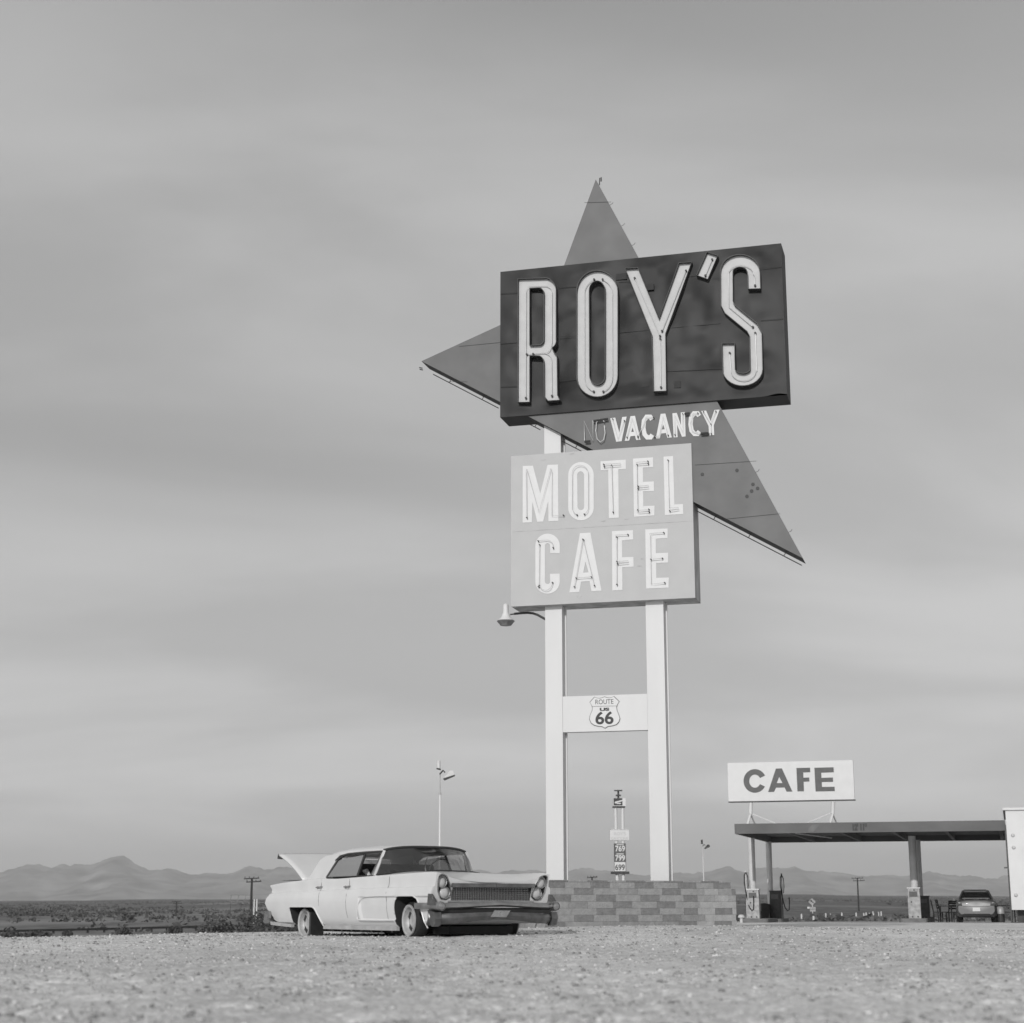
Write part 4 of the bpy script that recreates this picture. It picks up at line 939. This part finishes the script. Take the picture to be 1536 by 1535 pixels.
# white building at the right
bl_ = empty('white_building', CO, -CT, 'white walled station building at the right end of the canopy', 'building')
bs = cw+.04; btop = cl(1515, 1216, .0)[1]; bb0 = cl(1518, 1365, 0)[1]; gg = gz(bs, 0)
m = MB(); m.box(bs, bs+9, -.25, 8, bb0, btop); m.build('wall', [M['bwall']], bl_)
m = MB(); m.box(bs+.22, bs+8.9, .35, 7.9, gg-.3, bb0-.003); m.build('base', M['bdark'], bl_)
m = MB(); m.box(bs-.10, bs+9.1, -.35, 8.1, btop+.003, btop+.10); m.build('roof_edge', M['bwall'], bl_)
m = MB(); m.box(bs-.07, bs-.003, -.20, -.05, gg-.1, btop-.6); m.box(bs-.2, bs-.07, -.16, -.1, 2.0, 2.06); m.build('downpipe', M['trim'], bl_)  # dark strip standing in for the building's shaded left side
for (x, z) in ((.10, .9), (.14, 2.85), (.14, 3.35)):
    m = MB(); m.lathe([(.0, -.30), (.05, -.29), (.08, -.25)], 12, 'y', (bs+x+.1, 0, z)); m.build('wall_fitting', M['rim'], bl_)
# islands, pumps
def island(px0, px1, n0, n1, label):
    a = cl(px0, 1379, n0)[0]; b_ = cl(px1, 1379, n1)[0]
    c_ = CO+ct*((a+b_)/2)+cn*((n0+n1)/2); g = gz((a+b_)/2, (n0+n1)/2)
    o = MB(); w = .62; o.poly(rounded([(-w, -(n1-n0)/2), (w, -(n1-n0)/2), (w, (n1-n0)/2), (-w, (n1-n0)/2)], .3, 4), 'z', -.2, .17); o = o.build('pump_island', M['conc']); o.location = (c_.x, c_.y, g); o.rotation_euler = (0, 0, -CT)
    return tag(o, label, 'kerb island')
def pump(px, n, label, dark=False, arm=True, hosex=-1, h=1.28):
    s_ = cl(px, 1360, n)[0]; p = CO+ct*s_+cn*n; g = gz(s_, n)+.17
    e_ = empty('fuel_pump', (p.x, p.y, g), -CT, label, 'fuel pump', 'old fuel pumps under the canopy'); mm = M['dark'] if dark else M['pumpw']
    m = MB(); m.poly([(-.27, 0), (.27, 0), (.27, h*.6), (.25, h), (-.25, h), (-.27, h*.6)], 'y', -.22, .22); m.build('cabinet', mm, e_)
    m = MB(); m.box(-.29, .29, -.24, .24, h+.003, h+.05); m.build('cap', M['dark'] if dark else M['wpaint'], e_)
    m = MB(); m.box(-.20, .16, -.226, -.2225, h*.72, h*.90); m.build('meter_face', M['ink2'], e_)
    m = MB()
    for (x, z) in ((-.12, h*.55), (.02, h*.95), (-.1, .07), (.14, .07)): m.lathe([(0, -.008), (.035, -.008), (.035, .0)], 10, 'y', (x, -.22, z))
    m.build('cabinet_hole', M['ink'], e_)
    if arm:
        m = MB(); x = hosex*.33; m.tube([(x, 0, 0), (x, 0, 1.0), (x-.01, 0, 2.05)], .02, 8); m.tube([(x-.01, 0, 2.05), (x-.01, 0, 2.15)], .035, 8); m.build('hose_mast', M['wpaint'] if not dark else M['dark'], e_)
        m = MB(); m.tube([(x, -.02, 2.08), (x-.07, -.02, 1.95), (x-.08, -.03, 1.6), (x-.02, -.06, 1.2), (x+.05, -.1, .8), (x+.15, -.25, .5), (x+.27, -.3, .36), (x+.34, -.28, .42), (x+.36, -.26, .7), (x+.36, -.25, 1.0)], .026, 8)
        m.tube([(x, -.02, 2.08), (x+.08, -.02, 1.9), (x+.1, -.03, 1.5), (x+.06, -.04, 1.2)], .022, 8); m.build('hose', M['black'], e_)
    return e_
island(1140, 1140, 2.9, 6.6, 'kerbed concrete pump island at the left end of the canopy, nearer one')
island(1160, 1160, 8.6, 11.6, 'kerbed concrete island under the rear left canopy post')
island(1373, 1373, 3.0, 6.6, 'kerbed concrete pump island in front of the right canopy post')
pump(1131, 4.3, 'weathered pale fuel pump with looped hose by the front left canopy post')
pump(1164, 9.6, 'dark fuel pump with tall hose mast beside the rear left canopy post', dark=True, hosex=1)
pump(1372, 4.2, 'weathered pale fuel pump without a hose by the right canopy post', arm=False, h=1.30)
pump(1386, 9.4, 'black fuel pump behind the right canopy post', dark=True, arm=False, h=1.0)
s_ = cl(1146.5, 1360, 9.0)[0]; p = CO+ct*s_+cn*9.0
m = MB(); m.poly(rounded([(-.29, 0), (.29, 0), (.27, .72), (0, .80), (-.27, .72)], [0, 0, .05, .2, .05], 4), 'y', -.25, .25); m.box(-.3, .3, -.26, .26, .50, .53); o = m.build('waste_bin', M['black']); o.location = (p.x, p.y, gz(s_, 9.0)+.12); o.rotation_euler = (0, 0, -CT); tag(o, 'black domed waste bin between the two left canopy posts', 'bin')
s_ = cl(1395, 1378, 6.0)[0]; p = CO+ct*s_+cn*6.0
m = MB(); m.box(-.16, .16, -.16, .16, 0, .21); m.box(-.18, .18, -.18, .18, .21, .235); o = m.build('storage_box', M['black']); o.location = (p.x, p.y, gz(s_, 6)); tag(o, 'small black box on the ground beside the right pump island', 'box')
s_ = cl(1112, 1377, 2.0)[0]; p = CO+ct*s_+cn*2.0
m = MB(); m.lathe([(0, .36), (.10, .34), (.15, .27), (.15, .22), (.07, .21), (.065, 0), (0, 0)], 14, 'z'); o = m.build('hydrant_cap', M['cpost']); o.location = (p.x, p.y, gz(s_, 2)); tag(o, 'short pale mushroom shaped bollard at the left end of the canopy', 'bollard')

# chairs and tables under the canopy
def chair(px, n, rz_, label):
    s_ = cl(px, 1370, n)[0]; p = CO+ct*s_+cn*n
    e_ = empty('cafe_chair', (p.x, p.y, gz(s_, n)), -CT+rz_, label, 'chair', 'dark chairs under the canopy')
    m = MB(); m.box(-.21, .21, -.21, .21, .42, .46); m.build('seat', M['black'], e_)
    m = MB(); m.bar((-.20, .20, .46), (-.20, .29, .98), .04); m.bar((.20, .20, .46), (.20, .29, .98), .04)
    for z in (.62, .74, .86, .95): m.bar((-.2, .2+.09*(z-.46)/.52, z), (.2, .2+.09*(z-.46)/.52, z), .03, .08)
    m.build('backrest', M['black'], e_)
    for (x, y) in ((-.19, -.19), (.19, -.19), (-.19, .19), (.19, .19)):
        m = MB(); m.bar((x, y, 0), (x, y, .418), .04); m.build('leg', M['black'], e_)
    return e_
chair(1407, 5.0, R(90), 'dark slatted chair furthest from the parked sedan, next to the right pump island')
chair(1415, 4.6, R(80), 'dark slatted chair standing second from the right pump island')
chair(1427, 8.5, R(-20), 'dark slatted chair half hidden behind the left side of the parked sedan')
chair(1511, 6.8, R(-85), 'dark slatted chair close against the white building')
def table(px, n, label, w=.75):
    s_ = cl(px, 1370, n)[0]; p = CO+ct*s_+cn*n
    e_ = empty('cafe_table', (p.x, p.y, gz(s_, n)), -CT, label, 'table', 'tables under the canopy')
    m = MB(); m.box(-w/2, w/2, -.35, .35, .70, .735); m.build('tabletop', M['black'], e_)
    for (x, y) in ((-w/2+.05, -.3), (w/2-.05, -.3), (-w/2+.05, .3), (w/2-.05, .3)):
        m = MB(); m.bar((x, y, 0), (x, y, .698), .045); m.build('leg', M['black'], e_)
table(1419, 7.0, 'small dark table between the chairs left of the parked sedan', .6)
table(1508, 4.6, 'dark table between the parked sedan and the white building', .9)
s_ = cl(1500.5, 1370, 3.4)[0]; p = CO+ct*s_+cn*3.4
e_ = empty('drum_bin', (p.x, p.y, gz(s_, 3.4)), -CT, 'pale domed drum bin right of the parked sedan', 'bin')
m = MB(); m.lathe([(0, 0), (.17, 0), (.18, .1), (.17, .36), (0, .36)], 20); m.build('drum', M['dark'], e_, smooth=35); m = MB(); m.lathe([(.19, .362), (.19, .5), (.15, .62), (.08, .67), (0, .68)], 20); m.build('dome_lid', M['rim'], e_, smooth=40)

# ------------------------------------------------------------------ parked sedan, seen from behind
s_ = cl(1465, 1370, 2.2)[0]; p = CO+ct*s_+cn*2.2
sed = empty('parked_sedan', (p.x, p.y, gz(s_, 2.2)+.0), -R(15.2), 'metallic grey modern sedan parked nose away under the canopy', 'car')
def sh_(y_):        # half width / height sections: list of (x,z), y_ along the car from the tail
    w = lerp1(y_, [0, .15, .5, 1.5, 3.4, 4.2, 4.5], [.76, .84, .875, .885, .875, .82, .70]); zt2 = lerp1(y_, [0, .05, .3, .75, 1.2, 3.2, 4.0, 4.5], [.86, .93, .97, .98, .96, .93, .82, .62]); zb2 = lerp1(y_, [0, .2, .6, 4, 4.5], [.34, .24, .2, .2, .3])
    return [(0, zb2), (w*.85, zb2), (w*.97, zb2+.1), (w, .5), (w*.985, .66), (w*.93, zt2-.10), (w*.82, zt2-.015), (w*.5, zt2+.01), (0, zt2+.015)]
m = MB(); sec = []
for y_ in (0, .04, .12, .3, .6, 1.0, 1.5, 2.2, 3.0, 3.6, 4.0, 4.3, 4.5):
    h_ = sh_(y_); bul = lambda z: (-.06*math.exp(-((z-.52)/.14)**2) if y_ < .1 else 0)
    sec.append([(x, y_+bul(z), z) for x, z in h_]+[(-x, y_+bul(z), z) for x, z in h_[-2:0:-1]])
strip(m, sec); m.build('body', M['sedan'], sed, smooth=35)
m = MB(); sec = []
for (y_, hw, z) in ((.62, .60, .97), (.95, .58, 1.16), (1.35, .55, 1.34), (1.8, .54, 1.39), (2.4, .54, 1.385), (2.8, .56, 1.30), (3.35, .62, .95)):
    sec.append([(-hw-.10-(.06 if z < 1.2 else 0), y_+.1*(z < 1), .93), (-hw, y_, z-.03), (-hw+.10, y_, z), (hw-.10, y_, z), (hw, y_, z-.03), (hw+.10+(.06 if z < 1.2 else 0), y_+.1*(z < 1), .93)])
strip(m, sec); m.build('greenhouse', mat('sedan_windows', .02, .12, var=.1, scale=2, coat=.5), sed, smooth=30)
m = MB(); sec = []
for (y_, hw, z) in ((1.28, .53, 1.325), (1.5, .53, 1.37), (1.8, .54, 1.402), (2.4, .54, 1.397), (2.7, .54, 1.335)): sec.append([(-hw, y_, z-.035), (-hw+.1, y_, z), (hw-.1, y_, z), (hw, y_, z-.035), (hw, y_, z-.05), (-hw, y_, z-.05)])
strip(m, sec)
for q_ in (-1, 1): m.bar((q_*.70, .70, .97), (q_*.54, 1.35, 1.33), .06)
m.build('roof', M['sedan'], sed, smooth=40)
m = MB(); m.poly(rounded([(-.60, .995), (.60, .995), (.52, 1.03), (-.52, 1.03)], .02, 2), 'y', .16, .30); m.box(-.5, -.46, .2, .26, .96, .998); m.box(.46, .5, .2, .26, .96, .998); m.build('spoiler', M['sedan'], sed)
m = MB(); m.box(-.56, .56, -.052, -.045, .668, .676); m.build('bumper_seam', M['ink'], sed)
for q_ in (-1, 1):
    m = MB(); pts = [(q_*.58, .69), (q_*.80, .70), (q_*.81, .82), (q_*.74, .90), (q_*.64, .88), (q_*.60, .78)]
    m.poly(pts, 'y', -.035, .16); tl = m.build('tail_light', mat('tail_lens', .02, .3), sed)
    m = MB(); m.box(*sorted((q_*.65, q_*.74)), -.042, -.036, .805, .83); m.build('reflector', M['rim'], tl)
m = MB(); m.box(-.155, .155, -.075, -.068, .46, .62); m.build('number_plate', M['wpaint'], sed)
m = MB(); m.poly(rounded([(-.62, .25), (.62, .25), (.56, .36), (-.56, .36)], .03, 2), 'y', -.03, .02); m.build('lower_valance', M['black'], sed)
m = MB(); m.box(-.14, .14, .055, .12, .935, .97); m.build('brake_light', M['ink'], sed)
for q_ in (-1, 1):
    for y_ in (.85, 3.5):
        m = MB(); m.lathe([(.0, 0), (.20, 0), (.22, .02), (.31, .01), (.32, -.04), (.32, -.18), (.2, -.2), (0, -.2)], 28, 'x', (0, 0, 0)); m.v = [(q_*(a+.80), b_+y_, c_+.31) for a, b_, c_ in m.v]; m.build('wheel', M['black'], sed, smooth=35)
    m = MB(); m.box(*sorted((q_*.90, q_*1.02)), 2.75, 2.82, .92, 1.03); m.build('wing_mirror', M['sedan'], sed)

# ------------------------------------------------------------------ gas price pylon behind the planter
PY = 105.0
def pt(px, py): v = at(px, py, PY); return (v.x, v.z)
gx0 = at(928, 1350, PY).x; g = zd(gx0, PY)
pyl = empty('gas_price_sign', (0, PY, 0), 0, 'tall narrow fuel price sign on twin white posts behind the block wall', 'sign')
ce = lambda x, y: pt(900+x/10.233, 1180+y/10.233)
for (xa, xt) in (((250, 300), (200, 240)), ((330, 385), (335, 375))):
    a, b_ = ce(xa[0]+8, 1400), ce(xt[0], 320); m = MB(); m.tube([((ce(sum(xa)/2, 1400))[0], .12, g-.2), ((ce(sum(xa)/2, 1400))[0]*.5+ce(sum(xt)/2, 320)[0]*.5, .12, b_[1])], .10, 12); m.build('post', M['wpaint'], pyl, smooth=40)
p0, p1 = ce(218, 872), ce(402, 1305); m = MB(); m.box(p0[0], p1[0], -.02, .4, p1[1], p0[1]); pp = m.build('price_panel', M['ink2'], pyl)
m = MB(); a, b_ = ce(222, 1160), ce(392, 1300); m.box(a[0], b_[0], -.03, -.0205, b_[1], a[1]); m.build('white_row', M['wpaint'], pp)
for (t_, x, y, col) in (('769', 308, 958, 'letterw'), ('799', 308, 1102, 'letterw'), ('699', 306, 1245, 'ink2')):
    c_ = ce(x, y); textmesh(t_, 'digits', M[col], pp, c_[0], c_[1], .34, -.036, w=.60, bold=.012)
m = MB()
for y in (890, 1035): a = ce(308, y); m.box(a[0]-.22, a[0]+.22, -.028, -.0205, a[1]-.04, a[1]+.04)
m.build('grade_strip', M['rim'], pp)
a, b_ = ce(172, 1305), ce(450, 1342); m = MB(); m.box(a[0], b_[0], -.15, .5, b_[1], a[1]-.005); m.build('ledge', M['dark'], pyl)
a, b_ = ce(152, 672), ce(446, 828); m = MB(); m.box(a[0], b_[0], -.02, .38, b_[1], a[1]); rp = m.build('station_panel', M['wpaint'], pyl)
m = MB(); c_ = ce(160, 650); m.box(a[0]+.05, b_[0]-.05, 0, .3, a[1]+.003, c_[1]); m.build('panel_cap', M['rim'], pyl)
c_ = ce(305, 728); textmesh("ROY'S", 'lettering', M['rim'], rp, c_[0], c_[1], .20, -.026, w=.72); c_ = ce(300, 800); textmesh('GASOLINE', 'lettering', M['rim'], rp, c_[0], c_[1], .19, -.026, w=1.05)
a, b_ = ce(200, 180), ce(395, 300); m = MB(); m.box(a[0], b_[0], 0, .4, b_[1], a[1]); tp = m.build('top_panel', M['wpaint'], pyl)
a, b_ = ce(208, 180), ce(345, 290); m = MB(); m.box(a[0], b_[0], -.012, -.002, b_[1], a[1]); m.build('dark_panel', M['ink'], tp)
m = MB()
def blob(pts): m.poly([ce(*q_) for q_ in pts], 'y', -.018, -.0135)
blob([(225, 235), (260, 225), (345, 205), (346, 222), (300, 240), (262, 250), (230, 262)]); blob([(240, 258), (300, 250), (335, 262), (300, 270), (262, 268)]); m.build('emblem', M['wpaint'], tp)
m = MB(); a = ce(282, 60); b_ = ce(282, 175); w = ce(320, 60)[0]-a[0]; m.tube([(a[0], .15, b_[1]), (a[0], .15, a[1])], .06, 8); m.box(a[0]-w*1.6, a[0]+w*1.6, 0, .3, a[1]-.03, a[1]+.03); c_ = ce(282, 135); m.box(a[0]-w, a[0]+w, 0, .3, c_[1]-.04, c_[1]+.04); m.build('finial', M['dark'], pyl)
m = MB(); a, b_ = ce(195, 302), ce(385, 318); m.box(a[0], b_[0], -.05, .42, b_[1]-.02, a[1]-.02); m.build('top_ledge', M['dark'], pyl)

# ------------------------------------------------------------------ light poles
def floodpole(px, pybase, pytop, Y, label, big=True):
    b_ = at(px, 1300, Y); zt2 = at(px, pytop, Y).z; g = zl(b_.x, Y) if big else zd(b_.x, Y)
    e_ = empty('flood_light_pole', (b_.x, Y, g), 0, label, 'light pole', 'flood light poles')
    H_ = zt2-g; k = 1 if big else .9
    m = MB(); m.tube([(0.02, 0, -.1), (.0, 0, H_-1.05)], .048 if big else .055, 10, r2=.036); m.build('pole', M['wpaint'], e_, smooth=40)
    m = MB(); m.tube([(0, 0, H_-1.05), (-.01, 0, H_-.30)], .02, 8); m.tube([(0, 0, H_-1.06), (0, 0, H_-.98)], .045, 8); m.build('spigot', M['rim'] if big else M['cpost'], e_)
    m = MB(); m.tube([(-.02, 0, H_-.36), (.10, 0, H_-.22), (.16, 0, H_-.30)], .03, 6); m.build('bracket', M['dark'], e_)
    m = MB(); m.tube([(-.06, 0, H_-.16), (-.06, 0, H_+.10)], .065, 10); m.tube([(-.06, 0, H_-.20), (-.05, 0, H_-.155)], .08, 10, mi=1); m.build('small_lamp', [M['cpost'] if big else M['dark'], M['dark']], e_, smooth=40)
    m = MB(); m.poly([(.12, -.50), (.20, -.40), (.33, -.24), (.45, -.25), (.50, -.38)], 'y', -.13, .13, 0); m.poly([(.12, -.505), (.505, -.385), (.50, -.41), (.15, -.56), (.10, -.52)], 'y', -.15, .15, 1); m.v = [(a, b2, c_+H_) for a, b2, c_ in m.v]; m.build('flood_lamp', [M['cpost'] if big else M['dark'], M['dark']], e_)
    return e_
floodpole(659, 1300, 1146, 58, 'white pole with two flood lamps rising behind the roof of the white car')
fp = floodpole(1055, 1318, 1262, 122, 'short white lamp pole seen behind the block wall, right of the sign posts', big=False)

# ------------------------------------------------------------------ utility poles
def upole(px, pyt, Y, label, arms=2, hw=1.25):
    v = at(px, pyt, Y); g = zd(v.x, Y); H_ = v.z-g
    e_ = empty('utility_pole', (v.x, Y, g), R(random.uniform(-12, 12)), label, 'utility pole', 'timber utility poles')
    m = MB(); m.tube([(0, 0, -.3), (0, 0, H_)], .17, 10, r2=.12); m.build('pole', M['wood'], e_, smooth=40)
    for k in range(arms):
        m = MB(); z = H_-.08-k*.95*(hw/1.25)*.55; m.bar((-hw+k*.25, -.14, z-.03), (hw+k*.25, -.14, z+.05), .12)
        for x in np.linspace(-hw*.9, hw*.9, 4): m.tube([(x+k*.25, -.14, z+.06), (x+k*.25, -.14, z+.22)], .04, 6)
        m.build('crossarm', M['wood'], e_)
    return e_
upole(378, 1317, 190, 'dark timber utility pole with two crossarms left of the white car', hw=.85)
upole(265, 1352, 330, 'thin distant utility pole among the scrub far left of the white car', hw=.9)
upole(1286, 1317, 330, 'distant utility pole with two crossarms seen through the open canopy', hw=1.1)
upole(888, 1315.5, 250, 'utility pole whose crossarm just shows above the block wall', arms=1, hw=.75)

# ------------------------------------------------------------------ guard rail beside the highway
fr = empty('guard_rail', (0, 0, 0), 0, 'long low dark timber guard rail beside the highway on the left', 'fence')
pa, pb_ = at(-60, 1398.5, 138), at(470, 1386.5, 178)
pts = []
for k in range(24):
    t = k/23; x, y = pa.x+(pb_.x-pa.x)*t, pa.y+(pb_.y-pa.y)*t; g = zd(x, y); zr = pa.z+(pb_.z-pa.z)*t; pts.append((x, y, zr, g))
m = MB(); 
for a, b_ in zip(pts[:-1], pts[1:]): m.bar(a[:3], b_[:3], .10, .18)
m.build('rail', M['wood'], fr)
for k, q_ in enumerate(pts[::1]):
    m = MB(); m.bar((q_[0], q_[1]+.1, q_[3]-.2), (q_[0], q_[1]+.1, q_[2]+.05), .16); m.build('post', M['wood'], fr)

# ------------------------------------------------------------------ road sign, marker posts, billboard frame
rp_ = at(1218, 1353, 215); g = zd(rp_.x, 215)
rs = empty('curve_sign', (rp_.x, 215, g), 0, 'pale diamond road sign with a black curve arrow, seen under the canopy', 'road sign')
z = rp_.z-g; m = MB(); m.bar((.03, .03, -.2), (.03, .03, z-.3), .08); m.build('post', M['cpost'], rs)
m = MB(); d = .46; m.poly([(0, z-d), (d, z), (0, z+d), (-d, z)], 'y', -.02, .0); dp = m.build('diamond_plate', M['pumpw'], rs)
m = MB(); m.poly([(.16, z-.20), (.24, z-.14), (-.02, z+.12), (.02, z+.20), (-.22, z+.24), (-.20, z+.0), (-.12, z+.04)], 'y', -.027, -.0205); m.build('arrow', M['ink'], dp)
m = MB(); m.box(-.30, .42, -.02, 0, z-1.18, z-.62); m.box(-.25, .36, -.026, -.0205, z-.93, z-.87, 1); sp_ = m.build('speed_plate', [M['pumpw'], M['ink2']], rs)
m = MB(); m.box(-.62, -.33, -.02, 0, z-.82, z-.60); m.build('marker_plate', M['wpaint'], rs)
mk0 = None
def marker(px, py0, py1, Y, label):
    global mk0
    v = at(px, py0, Y); g = zd(v.x, Y); h_ = max(.5, v.z-g)
    if mk0 is None:
        m = MB(); m.poly([(-.09, -.3), (.09, -.3), (.09, .9), (.05, 1.0), (-.05, 1.0), (-.09, .9)], 'y', -.04, .04); mk0 = m.build('marker_post', M['cpost'])
        o = mk0
    else: o = mk0.copy(); COL.objects.link(o)
    o.location = (v.x, Y, g); o.scale = (.9, 1, h_*.85); tag(o, label, 'marker post', 'white marker posts along the far road')
    return o
mp_data = [(1202, 1369.5, 1375, 205), (1220, 1371.5, 1378.5, 150), (1238.5, 1369, 1373, 230), (1245.5, 1370, 1374, 235), (1262.5, 1368, 1372, 240), (1284, 1368, 1372, 240), (1295.5, 1369.5, 1372, 245), (1299, 1368, 1372, 245), (1304, 1369, 1372.5, 245), (1310.5, 1366, 1372.5, 240), (1317.5, 1366.8, 1371.5, 240), (1321.5, 1366.2, 1370.5, 245)]
mlab = ['leftmost of the white marker posts under the canopy', 'white marker post right below the curve sign', 'white marker post, first to the right of the curve sign', 'white marker post, second to the right of the curve sign', 'lone white marker post halfway between curve sign and utility pole', 'white marker post at the foot of the distant utility pole', 'small white marker post, first right of the distant utility pole', 'white marker post, second right of the distant utility pole', 'white marker post, third right of the distant utility pole', 'leaning tall white marker post left of the last pair', 'white marker post, last but one on the right', 'rightmost of the white marker posts under the canopy']
for d_, l_ in zip(mp_data, mlab):
    o = marker(*d_, l_)
    if 'leaning' in l_: o.rotation_euler = (0, R(-12), 0)
v = at(362, 1346, 260); g = zd(v.x, 260)
bf = empty('billboard_frame', (v.x, 260, g), 0, 'faint pale empty billboard frame beyond the guard rail, left of the dark utility pole', 'billboard')
m = MB(); zt2 = at(362, 1343, 260).z-g; zb2 = at(362, 1353, 260).z-g
for z in (zt2, zb2): m.bar((-1.7, 0, z), (1.6, 0, z), .07)
for x in (-1.7, -.6, .5, 1.6): m.bar((x, 0, zb2), (x+.2, 0, zt2), .07)
m.build('frame', M['wood2'], bf)
for x in (-1.6, 0, 1.55):
    m = MB(); m.bar((x, .1, -.2), (x, .1, zb2), .07); m.build('leg', M['bush'], bf)
for px, lb in ((381.5, 'pale tall thin post just right of the dark utility pole'), (385.5, 'second pale thin post right of the dark utility pole')):
    v = at(px, 1349, 200); g = zd(v.x, 200); m = MB(); m.bar((0, 0, -.2), (0, 0, v.z-g), .13); o = m.build('boundary_post', M['cpost']); o.location = (v.x, 200, g); tag(o, lb, 'post', 'pale boundary posts by the utility pole')

# ------------------------------------------------------------------ nearer bushes
def bush(px, Y, w, h_, label):
    v = at(px, 1390, Y); g = zd(v.x, Y); e_ = empty('desert_bush', (v.x, Y, g), 0, label, 'bush', 'bushes along the guard rail')
    m = MB(); leaf_blob(m, (0, 0, .05), w, h_, 260, .09+.05*w); m.build('foliage', M['bush'], e_, fix=False)
    m = MB()
    for k in range(7): a = k*.9; m.tube([(0, 0, -.1), (.6*w*math.cos(a), .6*w*math.sin(a), h_*.7)], .02, 5)
    m.build('stem', M['stem'], e_)
for b_ in ((18, 128, 1.0, .4, 'broad dark bush at the far left edge under the guard rail'), (58, 130, 1.0, .45, 'dark bush second from the left edge under the guard rail'), (102, 134, .4, .4, 'tiny bush left of the guard rail middle'), (186, 138, .7, .65, 'round bush standing in front of the guard rail, near its middle'), (262, 142, .7, .65, 'round bush below the thin distant utility pole'),
           (318, 140, 1.1, 1.1, 'large dark bush between billboard frame and thin distant pole'), (333, 150, 1.0, 1.2, 'dark bush beside the large one, nearer the utility pole'), (372, 150, 1.0, 2.0, 'tall scraggly bush at the left foot of the dark utility pole'), (388, 160, 1.0, 1.9, 'tall scraggly bush at the right foot of the dark utility pole'), (404, 120, 1.2, 1.5, 'grey bush just behind the tail of the white car'), (422, 128, 1.0, 1.0, 'low bush under the rear bumper of the white car'), (440, 135, 1.2, .9, 'low bush seen behind the rear wheel of the white car')):
    bush(*b_)
m = MB()
for k in range(420):
    X = random.uniform(11, 44); Y = random.uniform(100, 190); h_ = random.uniform(.3, .75); leaf_blob(m, (X, Y, zd(X, Y)-.03), h_*1.5, h_, 16, h_*.3)
tag(m.build('verge_scrub', mat('verge_leaves', .14, .95, var=.4, scale=.2), fix=False), 'pale dry brush along the verge beyond the canopy', 'scrub', kind='stuff')
